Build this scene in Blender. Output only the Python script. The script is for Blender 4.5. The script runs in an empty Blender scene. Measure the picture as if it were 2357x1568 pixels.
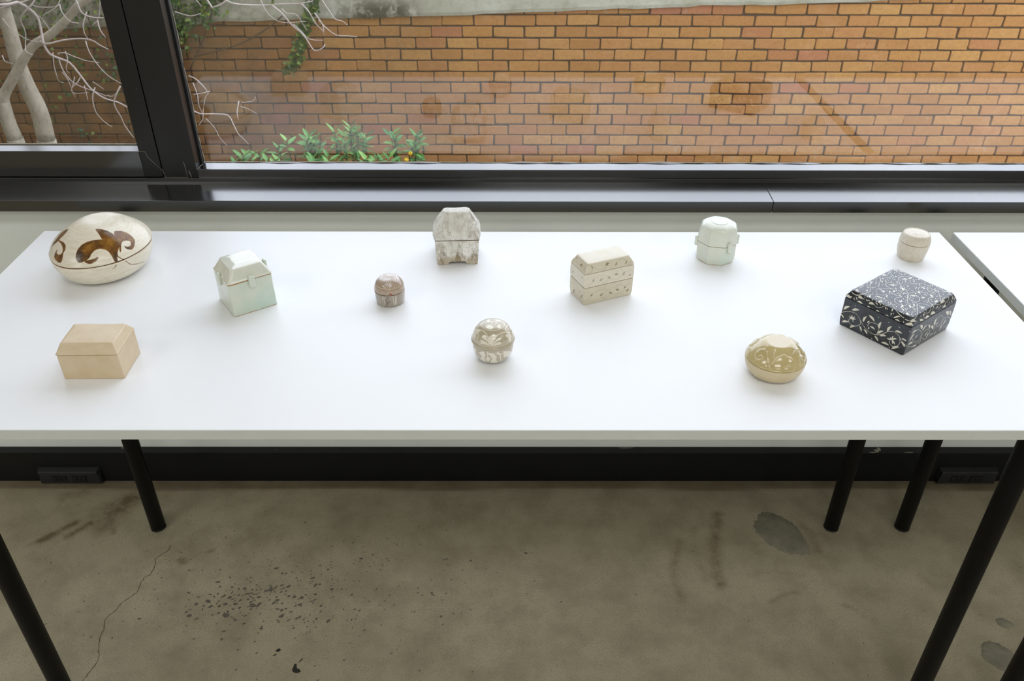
import bpy, bmesh, math, random
import numpy as np
from mathutils import Vector, Matrix

sc = bpy.context.scene
COL = sc.collection

# ---------------------------------------------------------------- camera
CAM_F, CAM_PITCH, CAM_YAW, CAM_ROLL, CAM_H = 1932.883, 0.5917, 0.0052, -0.0039, 1.5231
cam_data = bpy.data.cameras.new('camera')
cam = bpy.data.objects.new('camera', cam_data)
COL.objects.link(cam)
cam_data.sensor_width = 36.0
cam_data.lens = CAM_F * 36.0 / 2357.0
cam_data.clip_start = .01
cp, sp, cy, sy = math.cos(CAM_PITCH), math.sin(CAM_PITCH), math.cos(CAM_YAW), math.sin(CAM_YAW)
fw = Vector((sy * cp, cy * cp, -sp)); rt = Vector((cy, -sy, 0)); dn = fw.cross(rt)
cr, sr = math.cos(CAM_ROLL), math.sin(CAM_ROLL)
r2 = rt * cr + dn * sr; d2 = dn * cr - rt * sr
m = Matrix((r2, -d2, -fw)).transposed().to_4x4()
m.translation = (0, 0, CAM_H)
cam.matrix_world = m
cam_data.dof.use_dof = True
cam_data.dof.focus_distance = 1.45
cam_data.dof.aperture_fstop = 13.0
sc.camera = cam

# ---------------------------------------------------------------- overcast sky
SKY = 2.95
world = bpy.data.worlds.new('overcast_sky'); sc.world = world
world.use_nodes = True
wn = world.node_tree; wn.nodes.clear()
w_out = wn.nodes.new('ShaderNodeOutputWorld'); w_bg = wn.nodes.new('ShaderNodeBackground')
w_tc = wn.nodes.new('ShaderNodeTexCoord'); w_sep = wn.nodes.new('ShaderNodeSeparateXYZ')
w_map = wn.nodes.new('ShaderNodeMapRange'); w_mix = wn.nodes.new('ShaderNodeMix'); w_mix.data_type = 'RGBA'
wn.links.new(w_tc.outputs['Generated'], w_sep.inputs[0]); wn.links.new(w_sep.outputs['Z'], w_map.inputs['Value'])
w_map.inputs['From Min'].default_value = 0; w_map.inputs['From Max'].default_value = 1
w_mix.inputs['A'].default_value = (.86, .92, 1.06, 1); w_mix.inputs['B'].default_value = (.96, 1.02, 1.16, 1)
wn.links.new(w_map.outputs['Result'], w_mix.inputs['Factor']); wn.links.new(w_mix.outputs['Result'], w_bg.inputs['Color'])
w_bg.inputs['Strength'].default_value = SKY
wn.links.new(w_bg.outputs[0], w_out.inputs[0])

# daylight portal in the window opening (guides sampling only, gives no light of its own)
pl = bpy.data.lights.new('window_portal', 'AREA'); pl.shape = 'RECTANGLE'; pl.size = 7.4; pl.size_y = 1.95
pl.cycles.is_portal = True
po = bpy.data.objects.new('window_portal', pl); COL.objects.link(po)
po.location = (.5, 1.66, 1.78); po.rotation_euler = (math.radians(-90), 0, 0)
FILL_POWER = 12.0          # each of the unseen fill panels added under the ceiling

# ---------------------------------------------------------------- picture
sc.view_settings.view_transform = 'Standard'; sc.view_settings.look = 'None'
sc.view_settings.exposure = 0.0; sc.view_settings.gamma = 1.0; sc.view_settings.use_curve_mapping = False
sc.cycles.use_denoising = True
sc.cycles.max_bounces = 8; sc.cycles.diffuse_bounces = 4; sc.cycles.glossy_bounces = 4; sc.cycles.transparent_max_bounces = 12
sc.cycles.sample_clamp_indirect = 8.0

T_TOP = .7681              # height of the table tops
# ---------------------------------------------------------------- loft shapes (numpy)
def ring_rr(a, b, c, cnt):
    """rounded rectangle, counter-clockwise, starting at the back right corner"""
    na, nb, nc = cnt
    c = max(min(c, a * .98, b * .98), 1e-5)
    out = []
    for k, (sx, sy) in enumerate(((1, 1), (-1, 1), (-1, -1), (1, -1))):
        t = np.linspace(0, np.pi / 2, nc + 1) + k * np.pi / 2
        ox, oy = sx * (a - c), sy * (b - c)
        arc = np.stack([ox + c * np.cos(t), oy + c * np.sin(t)], 1)
        out.append(arc)
        nx = ((-1, 1), (-1, -1), (1, -1), (1, 1))[k]
        t2 = (k + 1) * np.pi / 2
        e = np.array([nx[0] * (a - c) + c * np.cos(t2), nx[1] * (b - c) + c * np.sin(t2)])
        n = na if k % 2 == 0 else nb
        w = np.linspace(0, 1, n + 1)[1:-1, None]
        out.append(arc[-1] * (1 - w) + e * w)
    return np.concatenate(out)

def ring_el(a, b, c, cnt):
    t = np.linspace(0, 2 * np.pi, cnt[0], endpoint=False) + np.pi / 2
    return np.stack([a * np.cos(t), b * np.sin(t)], 1)

def ring_oct(a, b, c, cnt):
    """octagon with softened corners; c = rounding 0..1"""
    n = cnt[0]
    t = np.linspace(0, 2 * np.pi, n, endpoint=False) + np.pi / 2
    v0 = math.radians(-90 + 9.7)
    q = (t - v0) % (np.pi / 4) - np.pi / 8
    r = np.cos(np.pi / 8) / np.cos(q)
    r = r * (1 - c) + c * .975
    return np.stack([a * r * np.cos(t), b * r * np.sin(t)], 1)

RING = {'rr': ring_rr, 'el': ring_el, 'oct': ring_oct}

def loft(kind, rings, cnt, cell):
    """rings (a, b, c, z) bottom to top -> dense array [n_rings, n_around, 3]"""
    R0 = []
    rs = [np.array(r, float) for r in rings]
    for i, r in enumerate(rs):
        if i:
            p = rs[i - 1]
            d = max(abs(r[0] - p[0]), abs(r[1] - p[1]))
            d = math.hypot(d, r[3] - p[3])
            k = max(1, int(math.ceil(d / cell)))
            for j in range(1, k + 1):
                R0.append(p + (r - p) * j / k)
        else:
            R0.append(r)
    return np.stack([np.concatenate([RING[kind](q[0], q[1], q[2], cnt),
                     np.full((RING[kind](q[0], q[1], q[2], cnt).shape[0], 1), q[3])], 1) for q in R0])

def chart_top(P):
    """unfold from the top centre outwards"""
    nr, nu, _ = P.shape
    C = np.zeros((nr, nu, 2))
    C[-1] = P[-1, :, :2]
    T = np.roll(P[:, :, :2], -1, 1) - np.roll(P[:, :, :2], 1, 1)
    N = np.stack([T[..., 1], -T[..., 0]], -1)
    N /= np.linalg.norm(N, axis=-1, keepdims=True) + 1e-12
    for k in range(nr - 2, -1, -1):
        d = P[k] - P[k + 1]
        L = np.linalg.norm(d, axis=1, keepdims=True)
        h = np.linalg.norm(d[:, :2], axis=1, keepdims=True)
        rad = P[k, :, :2] - 0
        dirn = np.where(h > .3 * L, d[:, :2] / (h + 1e-12), N[k])
        # inward turning rings (undersides) keep going outwards
        s = np.sum(dirn * rad, 1, keepdims=True)
        dirn = np.where(s < 0, N[k], dirn)
        C[k] = C[k + 1] + dirn * L
    return C

def chart_side(P, ref):
    nr, nu, _ = P.shape
    d = np.linalg.norm(np.roll(P[ref, :, :2], -1, 0) - P[ref, :, :2], axis=1)
    u = np.concatenate([[0], np.cumsum(d)[:-1]])
    C = np.zeros((nr, nu, 2))
    C[..., 0] = u[None]
    C[..., 1] = P[..., 2]
    return C

def se_low(R, rb, p, zs, n=14):
    return [(R[0] * (rb + (1 - rb) * (1 - (1 - t) ** p) ** (1 / p)), R[1] * (rb + (1 - rb) * (1 - (1 - t) ** p) ** (1 / p)), 0, t * zs)
            for t in np.linspace(0, 1, n)]

def se_up(R, rt, q, zs, zt, n=16):
    return [(R[0] * (rt + (1 - rt) * (1 - s ** q) ** (1 / q)), R[1] * (rt + (1 - rt) * (1 - s ** q) ** (1 / q)), 0, zs + (zt - zs) * s)
            for s in np.sin(np.linspace(0, np.pi / 2, n))]

def sh(r, k=0., z=0.):
    """a ring drawn in by k and raised by z"""
    return (max(r[0] - k, 1e-4), max(r[1] - k, 1e-4), max(r[2] - k, 0), r[3] + z)

def cap(r, z=0.):
    return (r[0] * .02, r[1] * .02, r[2] * .02, r[3] + z)

GAP = .0008
def close_body(rs):
    """open rings -> closed body: foot below, lip above"""
    b, t = rs[0], rs[-1]
    return [cap(b, .0012), sh(b, .004, .0012), sh(b, .0025, 0), sh(b, .0008, .0001), sh(b, 0, .0010)] + list(rs[1:-1]) + \
           [sh(t, 0, -.0012), sh(t, .0004, -.0003), sh(t, .0014, 0), sh(t, .0045, 0), cap(sh(t, .0045, 0))]

def close_lid(rs):
    b = rs[0]
    return [cap(sh(b, .0045, GAP)), sh(b, .0045, GAP), sh(b, .0012, GAP), sh(b, .0003, GAP + .0003), sh(b, 0, GAP + .0012)] + list(rs[1:])

def box_lid_top(r, z_dome=.0006, rnd=.0022):
    """soft top edge then the flat top"""
    return [sh(r, 0, -rnd * .35), sh(r, rnd * .35, -rnd * .08), sh(r, rnd * 1.0, z_dome * .3), sh(r, rnd * 2.4, z_dome * .6),
            (r[0] * .5, r[1] * .5, r[2] * .5, r[3] + z_dome), (r[0] * .02, r[1] * .02, r[2] * .02, r[3] + z_dome)]

def spec_tan():
    B = [(.0452, .0350, .0025, 0), (.0450, .0353, .0025, .012), (.0450, .0356, .0025, .0431)]
    L = [(.0460, .0364, .0025, .0431), (.0450, .0352, .0025, .0465)] + box_lid_top((.0392, .0275, .003, .0592), .0008, .0018)
    return dict(c=(-.6231, 1.0533), yaw=1.04, parts=dict(body=('rr', close_body(B), (60, 48, 5), .0015), lid=('rr', close_lid(L), (60, 48, 5), .0015)))

def spec_celadon():
    B = [(.0380, .0372, .003, 0), (.0380, .037, .003, .02), (.0376, .0358, .003, .0597)]
    L = [(.0388, .0368, .005, .0597), (.0372, .0356, .005, .0640)] + box_lid_top((.0280, .0284, .006, .0822), .0012, .0024)
    return dict(c=(-.4491, 1.2437), yaw=35.0, parts=dict(body=('rr', close_body(B), (40, 40, 6), .0018), lid=('rr', close_lid(L), (40, 40, 6), .0015)))

def spec_house():
    B = [(.0372, .0390, .002, 0), (.0392, .0360, .002, .02), (.0412, .0312, .002, .0455)]
    L = [(.0420, .0316, .0035, .0455), (.0442, .0326, .012, .0530), (.0425, .0300, .0165, .0640), (.0335, .0212, .012, .0790)] + box_lid_top((.0240, .0118, .005, .0938), .0006, .0012)
    return dict(c=(-.0965, 1.4150), yaw=3.0, parts=dict(body=('rr', close_body(B), (72, 56, 4), .0016), lid=('rr', close_lid(L), (60, 44, 1), .0016)))

def spec_vine():
    B = [(.0468, .0258, .0015, 0), (.0476, .0270, .0015, .010), (.0478, .0274, .0015, .0338)]
    M = [(.0480, .0276, .0015, .0338 + GAP), (.0482, .0276, .0015, .0460), (.0478, .0266, .0015, .0599)]
    L = [(.0478, .0266, .003, .0599), (.0462, .0250, .003, .0660)] + box_lid_top((.0404, .0208, .004, .0765), .0008, .0017)
    c = (170, 100, 4)
    return dict(c=(.162, 1.2733), yaw=23.7, parts=dict(body=('rr', close_body(B), c, .0006), tier=('rr', close_body(M), c, .0006), lid=('rr', close_lid(L), c, .0006)))

def spec_black():
    B = [(.0645, .0580, .002, 0), (.0655, .0590, .002, .012), (.0660, .0588, .002, .0531)]
    L = [(.0664, .0588, .003, .0531), (.0656, .0580, .003, .0575)] + box_lid_top((.0622, .0540, .005, .0672), .0004, .0038)
    c = (190, 170, 6)
    return dict(c=(.6366, 1.1662), yaw=37.05, parts=dict(body=('rr', close_body(B), c, .0007), lid=('rr', close_lid(L), c, .0007)))

def spec_egg():
    R = (.0836, .0920)
    lo = se_low(R, .55, 2, .0492)
    up = se_up(R, .2, 1.45, .0492, .1000)
    up += [(R[0] * .15, R[1] * .15, 0, .1005), (R[0] * .01, R[1] * .01, 0, .1006)]
    return dict(c=(-.7368, 1.361), yaw=-12.8, parts=dict(body=('el', close_body(lo), (420,), .0014), lid=('el', close_lid(up), (420,), .0014)))

def spec_olive():
    R = (.0456, .0438)
    lo = se_low(R, .6, 2, .0279)
    up = se_up(R, .4, 1.35, .0279, .0558)
    up += [(R[0] * .385, R[1] * .385, 0, .0560), (R[0] * .01, R[1] * .01, 0, .0560)]
    return dict(c=(.4044, 1.0394), yaw=19.8, parts=dict(body=('el', close_body(lo), (300,), .0009), lid=('el', close_lid(up), (300,), .0008)))

def spec_brown():
    R = (.026, .026)
    lo = se_low(R, .88, 1.8, .0246)
    up = se_up(R, .3, 2.2, .0246, .0474)
    up += [(R[0] * .01, R[1] * .01, 0, .0479)]
    return dict(c=(-.2042, 1.2466), yaw=0., parts=dict(body=('el', close_body(lo), (260,), .0006), lid=('el', close_lid(up), (260,), .0006)))

def spec_ball():
    R = (.0318, .0318)
    lo = [(.0150, .0150, 0, 0), (.0152, .0152, 0, .0022)] + [(r[0], r[1], 0, .0022 + r[3] * .934) for r in se_low(R, .5, 2.5, .0338)[1:]]
    F = (.0338, .0338)
    up = [(.0322, .0322, 0, .0315), (.0336, .0336, 0, .0345), (.0338, .0338, 0, .0358), (.0334, .0334, 0, .0372), (.0326, .0326, 0, .0380)]
    up += [r for r in se_up((.0325, .0325), .3, 2.0, .0338, .0625) if r[3] > .0385]
    up += [(.0003, .0003, 0, .0632)]
    return dict(c=(-.0238, 1.0776), yaw=0., parts=dict(body=('el', close_body(lo), (300,), .0007), lid=('el', close_lid(up), (300,), .0007)))

def spec_facet():
    r = .0382
    B = [(r * .93, r * .93, .35, 0), (r * .99, r * .99, .15, .010), (r, r, .12, .0373)]
    L = [(r, r, .12, .0373), (r * .96, r * .96, .12, .054), (r * .935, r * .935, .15, .0620), (r * .90, r * .90, .25, .0662), (r * .83, r * .83, .4, .0695), (r * .72, r * .72, .6, .0720), (r * .60, r * .60, .8, .0736),
         (r * .47, r * .47, .95, .0746), (r * .455, r * .455, 1., .0742), (r * .44, r * .44, 1., .0742), (r * .425, r * .425, 1., .0751), (r * .2, r * .2, 1., .0754), (r * .01, r * .01, 1., .0755)]
    return dict(c=(.3904, 1.4082), yaw=0., parts=dict(body=('oct', close_body_n(B), (160,), .0018), lid=('oct', close_lid_n(L), (160,), .0018)))

def _n(rs):
    return [(r[0], r[1], 0, r[3]) for r in rs]

def close_body_n(B):
    rs = close_body(_n(B))
    cs = [B[0][2]] * 5 + [b[2] for b in B[1:-1]] + [B[-1][2]] * 5
    return [(r[0], r[1], c, r[3]) for r, c in zip(rs, cs)]

def close_lid_n(L):
    rs = close_lid(_n(L))
    cs = [L[0][2]] * 5 + [b[2] for b in L[1:]]
    return [(r[0], r[1], c, r[3]) for r, c in zip(rs, cs)]

def spec_barrel():
    r = .0274
    B = [(r * .86, r * .86, 0, 0), (r * .93, r * .93, 0, .009), (r * .985, r * .985, 0, .020), (r, r, 0, .0331)]
    L = [(r, r, 0, .0331), (r * .965, r * .965, 0, .041), (r * .88, r * .88, 0, .0478), (r * .81, r * .81, 0, .0503), (r * .76, r * .76, 0, .0507), (r * .74, r * .74, 0, .0500), (r * .3, r * .3, 0, .0515), (r * .01, r * .01, 0, .0516)]
    return dict(c=(.763, 1.4107), yaw=0., parts=dict(body=('el', close_body(B), (200,), .0008), lid=('el', close_lid(L), (200,), .0008)))
# ---------------------------------------------------------------- traced decoration (mm on each unfolded surface) and branches (m)
EGG_LID = [[(21.6,-28.5),(28.9,-24.2),(41.1,-21.4),(51.9,-21.9),(59.8,-25.7),(60.1,-37.6),(49.9,-41.9),(41.9,-42.5),(32.8,-36.1)],[(48.4,-39.1),(36.9,-46.3),(24.7,-55.0),(15.5,-65.5),(11.4,-76.5),(12.0,-88.7),(16.5,-95.8),(22.8,-97.6),(31.4,-91.9),(37.4,-84.2),(38.0,-77.0),(40.7,-68.4),(47.2,-61.3),(56.7,-58.0),(64.4,-59.4),(72.3,-63.7),(79.1,-68.3),(81.5,-67.7),(84.0,-63.9),(78.0,-55.8),(74.2,-44.5),(70.2,-32.3),(60.3,-25.1),(52.9,-29.8)],[(32.0,-94.3),(39.1,-94.6),(45.4,-91.4),(50.2,-85.1),(52.2,-77.7),(49.2,-76.9),(45.1,-82.5),(38.3,-87.4),(31.4,-91.9)],[(49.8,-17.1),(52.4,-9.5),(58.6,-3.0),(68.2,0.9),(77.9,0.6),(84.7,-3.4),(90.7,-13.8),(91.6,-23.2),(87.3,-29.6),(81.4,-32.1),(78.3,-29.2),(82.2,-26.7),(85.1,-20.7),(83.3,-14.2),(79.1,-12.5),(73.9,-18.1),(71.6,-24.3),(73.7,-33.1),(80.5,-46.2),(77.4,-45.4),(72.3,-38.5),(63.5,-30.7)],[(-31.9,-32.8),(-42.1,-31.0),(-50.2,-37.6),(-54.3,-47.7),(-60.4,-56.9),(-63.2,-63.7),(-56.5,-60.2),(-46.7,-58.3),(-40.0,-51.3),(-32.7,-41.5)],[(-47.4,-54.0),(-30.4,-60.8),(-17.4,-70.3),(-14.7,-78.9),(-16.6,-85.9),(-15.1,-93.7),(-17.5,-102.0),(-28.1,-99.7),(-38.2,-92.8),(-41.3,-85.6),(-38.4,-77.8),(-35.0,-75.5),(-36.0,-81.1),(-30.7,-85.9),(-22.7,-86.8),(-19.9,-81.6),(-24.3,-72.7),(-34.6,-63.7)]]
EGG_STROKE = [[(74.4,-51.7),(80.2,-55.6),(89.5,-54.4),(90.8,-52.3)],[(66.8,56.1),(75.3,57.6),(88.9,52.4)]]
EGG_BODY_STROKE = [[(361.0,45.7),(365.2,39.1),(371.8,33.4),(387.0,27.1),(405.4,22.0)],[(344.1,45.2),(341.0,41.0),(336.5,39.2)]]
OLIVE = [[(-29.2,-5.7),(-34.5,-0.5),(-41.3,0.9),(-45.8,-2.3),(-47.1,-9.6),(-43.2,-14.1),(-38.9,-13.3),(-39.7,-9.1),(-42.0,-8.1)],[(-28.8,-11.5),(-34.2,-21.3),(-38.6,-31.4),(-40.0,-35.5)],[(-18.0,-16.4),(-22.8,-20.5),(-24.4,-26.2)],[(-32.9,-30.9),(-23.8,-28.2),(-14.7,-27.9),(-8.2,-28.0),(-5.5,-31.4)],[(10.5,-19.9),(18.7,-25.8),(18.5,-34.1),(17.6,-52.1)],[(19.7,-34.0),(31.8,-31.1),(35.1,-34.9),(30.0,-39.9)],[(-39.2,22.3),(-45.4,16.6),(-53.1,13.2)],[(-33.5,24.4),(-21.8,21.0),(-4.8,30.4)],[(-10.0,-45.7),(-5.7,-46.1),(-4.3,-48.2)],[(-3.6,-33.0),(-0.1,-35.2),(2.2,-39.1)],[(-42.3,24.6),(-40.2,22.5),(-45.4,16.6)]]
BALL_LID = [[(-3.3,-41.1),(-6.2,-32.8),(-6.6,-27.1),(-4.3,-27.3),(-1.2,-25.3),(1.1,-23.8),(4.9,-25.8),(5.9,-27.2),(1.3,-33.8),(-1.4,-41.1)],[(-5.2,-40.2),(-9.8,-33.8),(-13.9,-30.9),(-18.6,-26.6),(-18.0,-23.8),(-13.6,-23.5),(-11.5,-26.3),(-10.3,-30.1),(-6.5,-35.7)],[(-0.5,-40.4),(3.8,-35.2),(7.7,-30.5),(14.0,-27.1),(15.5,-28.3),(13.1,-31.8),(8.1,-34.1),(3.1,-38.8)],[(-6.1,-40.9),(-15.3,-37.3),(-24.4,-34.3),(-22.1,-31.5),(-23.1,-28.0),(-17.7,-31.0),(-11.1,-35.9)],[(0.4,-41.6),(5.8,-37.9),(10.0,-35.3),(16.4,-34.7),(16.1,-37.1),(8.8,-39.9)],[(-35.5,6.5),(-25.5,-6.2),(-18.5,-12.7),(-22.2,-14.4),(-28.8,-14.7),(-33.8,-20.4),(-36.2,-13.4),(-41.7,13.7)],[(22.6,-19.3),(27.1,-15.8),(33.0,-13.3),(36.0,-16.6),(36.5,-24.0),(32.2,-25.9),(27.9,-22.3),(23.3,-22.3)],[(-9.4,6.5),(-6.7,11.0),(-4.5,7.7),(-5.1,3.3),(-9.4,3.8)],[(4.2,9.2),(9.3,10.8),(12.2,7.4),(7.9,4.4)],[(-10.6,-8.9),(-5.6,-4.4),(0.2,-8.4),(0.9,-12.9),(-3.3,-16.2),(-8.4,-13.2)],[(6.6,-8.1),(10.8,-3.9),(13.2,-10.2),(10.3,-13.0),(7.4,-11.4)]]
BALL_LID_STROKE = [[(-1.4,-40.4),(2.9,-32.4),(8.7,-24.6),(16.2,-18.8),(24.6,-13.9),(31.0,-11.0),(34.8,-13.7)],[(-5.9,-38.7),(-7.6,-29.1),(-12.4,-19.2),(-18.5,-13.3),(-22.9,-12.2),(-26.9,-16.9),(-29.0,-23.5)],[(-2.8,1.0),(-1.5,4.5),(1.4,5.8),(4.6,4.4),(5.9,1.5),(4.3,-2.6),(1.5,-4.1),(-1.7,-2.5),(-2.8,1.0)]]
BALL_BODY = [[(74.9,24.5),(80.6,28.8),(84.6,29.2),(86.5,22.5),(84.6,18.0),(84.8,5.3),(74.7,4.9),(70.8,7.1),(79.6,18.1),(76.7,22.6)],[(86.2,17.4),(90.1,19.4),(94.5,19.0),(87.6,4.9),(89.2,6.3),(87.7,11.3)],[(94.6,22.9),(97.5,28.4),(184.9,0.3),(105.3,27.7),(103.9,21.5),(103.4,14.3),(106.8,7.0),(99.9,5.4),(93.1,8.3),(96.7,18.0)],[(113.5,29.0),(119.6,27.3),(129.0,22.2),(133.1,10.8),(121.2,15.2),(115.1,17.1),(116.3,22.4)],[(57.4,22.1),(64.8,27.0),(67.2,24.9),(60.8,11.4),(58.1,12.4),(55.1,17.2)]]
BALL_BODY_STROKE = [[(90.1,30.5),(90.1,19.4)],[(104.5,30.5),(108.2,26.1),(110.0,19.1),(112.4,9.3)]]
BROWN_STAR = [[(-8.0,-10.2),(-2.6,-11.7)],[(-8.4,-10.8),(-4.2,-14.5)],[(-9.3,-11.0),(-7.8,-15.4)],[(-10.4,-10.7),(-12.2,-14.0)],[(-11.3,-9.9),(-16.1,-10.4)],[(-11.8,-8.9),(-18.2,-5.8)],[(-11.6,-8.1),(-17.5,-2.2)],[(-10.9,-7.6),(-14.4,-1.2)],[(-9.9,-7.6),(-10.4,-1.7)],[(-8.9,-8.2),(-6.3,-3.6)],[(-8.1,-9.2),(-3.4,-7.6)],[(4.0,-19.7),(9.8,-19.6)],[(3.6,-20.5),(8.1,-22.8)],[(2.7,-20.9),(4.3,-24.9)],[(1.6,-21.0),(-0.3,-24.9)],[(0.7,-20.5),(-4.0,-22.9)],[(0.3,-19.8),(-5.5,-19.7)],[(0.5,-19.0),(-4.6,-16.6)],[(1.2,-18.4),(-1.9,-14.1)],[(2.2,-18.1),(2.1,-13.2)],[(3.2,-18.3),(6.1,-14.0)],[(3.9,-18.9),(8.9,-16.4)],[(16.5,-4.7),(22.5,-0.2)],[(16.2,-6.0),(21.0,-6.5)],[(15.3,-7.1),(17.4,-11.1)],[(14.3,-7.6),(13.1,-13.1)],[(13.4,-7.4),(9.5,-12.1)],[(12.9,-6.6),(7.6,-8.6)],[(12.9,-5.3),(7.9,-3.4)],[(13.5,-4.2),(10.2,1.0)],[(14.5,-3.5),(13.9,4.2)],[(15.5,-3.2),(18.1,6.7)],[(16.3,-3.8),(21.4,5.6)],[(2.4,7.0),(6.9,6.7)],[(2.0,6.5),(5.6,4.6)],[(1.3,6.1),(2.7,3.0)],[(0.4,6.1),(-0.7,3.1)],[(-0.3,6.5),(-3.7,4.7)],[(-0.7,7.0),(-5.3,6.9)],[(-0.6,7.6),(-4.9,9.2)],[(-0.0,8.0),(-2.7,11.0)],[(0.8,8.2),(0.6,11.6)],[(1.6,8.0),(4.0,10.9)],[(2.2,7.6),(6.3,9.1)]]
BROWN_LINE = [[(-4.4,-38.3),(0.5,-34.5),(7.6,-32.2),(15.1,-35.6)],[(17.1,-35.7),(17.0,-29.2),(20.1,-27.4),(22.6,-28.4)],[(-15.6,-35.1),(-12.2,-32.6),(-7.8,-33.3),(-6.7,-36.2)],[(27.0,-27.7),(26.6,-18.7),(32.6,-11.5),(38.3,-8.4)],[(-22.9,-15.1),(-13.3,-24.5),(-0.7,-28.2),(9.9,-26.6),(22.0,-17.9),(25.7,-5.6)]]
BROWN_RED = [[(2.9,-36.8),(7.0,-33.8),(12.4,-35.8),(11.0,-38.0),(5.6,-38.7)]]
BROWN_BODY_LINE = [[(64.6,21.0),(65.2,12.5),(65.1,3.1)],[(70.6,22.5),(70.6,14.1),(70.5,4.0)],[(73.8,22.7),(73.4,14.6),(73.0,4.6)],[(88.5,23.2),(89.4,14.2),(89.9,4.1)],[(92.9,23.2),(92.6,13.4),(92.6,4.2)],[(95.8,22.6),(94.9,14.2),(94.3,5.2)],[(110.9,21.3),(110.5,14.2),(109.7,5.1)],[(117.8,19.4),(116.3,13.8),(114.8,7.4)]]
BROWN_BODY_DARK = [[(80.1,22.8),(78.2,15.1),(78.4,5.2)],[(78.6,9.1),(81.6,15.2),(83.4,10.6)],[(78.2,15.1),(75.7,15.7)],[(81.9,22.5),(81.8,18.1)]]
VINE_S_lid = [[(-32.4,-26.6),(-28.8,-30.1),(-20.2,-32.8),(-12.1,-31.6),(-8.6,-29.1)],[(17.4,-25.1),(23.5,-22.7),(31.7,-24.2),(36.4,-28.6),(32.2,-30.0)],[(44.4,-25.3),(43.6,-29.9),(38.2,-31.2)],[(-36.0,-26.1),(-40.3,-30.0),(-47.2,-30.2),(-51.2,-24.6),(-48.4,-17.4),(-41.6,-19.4),(-36.8,-22.4),(-36.0,-26.1)],[(-49.6,14.2),(-51.2,1.2)],[(-51.2,-3.9),(-50.1,-12.5),(-45.3,-14.8)],[(-49.4,25.8),(-50.6,17.4)]]
VINE_L_lid = [[(-36.8,-22.4),(-34.6,-27.3)],[(-9.6,-28.4),(0.4,-25.6)],[(13.0,-31.8),(17.5,-26.4)],[(34.7,-30.6),(37.1,-25.3)],[(-49.8,-22.3),(-46.2,-20.9)],[(-49.9,-2.0),(-48.5,-11.2)],[(-46.9,17.6),(-42.9,16.2)]]
VINE_S_tier = [[(154.0,51.1),(157.0,54.5),(163.4,54.1),(167.8,50.1),(166.0,44.2),(159.8,40.2),(152.3,40.9)],[(171.0,50.4),(177.3,53.7),(185.9,52.9),(193.6,48.6),(195.1,41.9),(189.9,38.7),(184.4,39.4)],[(198.1,45.6),(203.9,40.5),(212.7,39.0),(222.1,43.4),(228.3,49.4),(223.8,55.1),(215.1,55.9),(210.8,51.7)],[(230.5,50.0),(237.1,51.2),(243.8,47.7),(246.7,42.1)],[(178.0,39.3),(177.8,42.6),(180.9,44.0)],[(127.2,50.0),(131.9,43.8),(140.2,41.7)]]
VINE_L_tier = [[(166.0,44.2),(169.4,50.8)],[(178.8,43.4),(186.1,47.1)],[(194.7,48.4),(200.4,42.8)],[(207.6,49.7),(216.4,47.8)],[(224.2,44.0),(229.4,50.8)],[(236.1,40.2),(241.9,43.3)],[(137.3,50.8),(143.5,49.8)],[(105.4,42.0),(111.0,48.2)],[(121.7,45.0),(124.8,45.0)]]
VINE_S_body = [[(144.5,18.4),(150.2,26.5),(158.7,26.2),(165.4,21.8),(161.5,16.1),(157.5,10.3),(149.1,9.6),(137.3,6.4),(131.1,9.8)],[(167.5,22.4),(176.9,25.7),(186.7,25.1),(194.7,20.4),(198.6,12.8),(196.0,7.6),(188.4,6.6),(180.2,11.6)],[(200.7,14.5),(207.6,10.6),(217.7,9.3),(226.2,12.9),(227.6,20.4),(221.5,25.8),(212.7,26.2),(209.3,21.4)],[(231.1,18.5),(235.0,23.8),(240.7,22.4),(244.1,15.3),(241.8,6.8)],[(193.5,21.8),(199.9,23.1),(202.8,27.4)],[(101.1,20.5),(113.2,25.8)],[(124.2,18.4),(128.5,15.2)]]
VINE_L_body = [[(161.5,16.1),(165.4,21.8)],[(179.5,12.8),(186.9,16.7)],[(198.2,17.3),(203.2,10.5)],[(210.1,19.0),(217.7,14.9)],[(226.9,16.1),(230.2,22.1)],[(231.0,9.5),(238.3,13.4)],[(110.4,4.3),(116.0,15.1)],[(139.3,9.9),(142.6,18.4)],[(132.2,19.4),(136.2,20.5)]]
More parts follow.
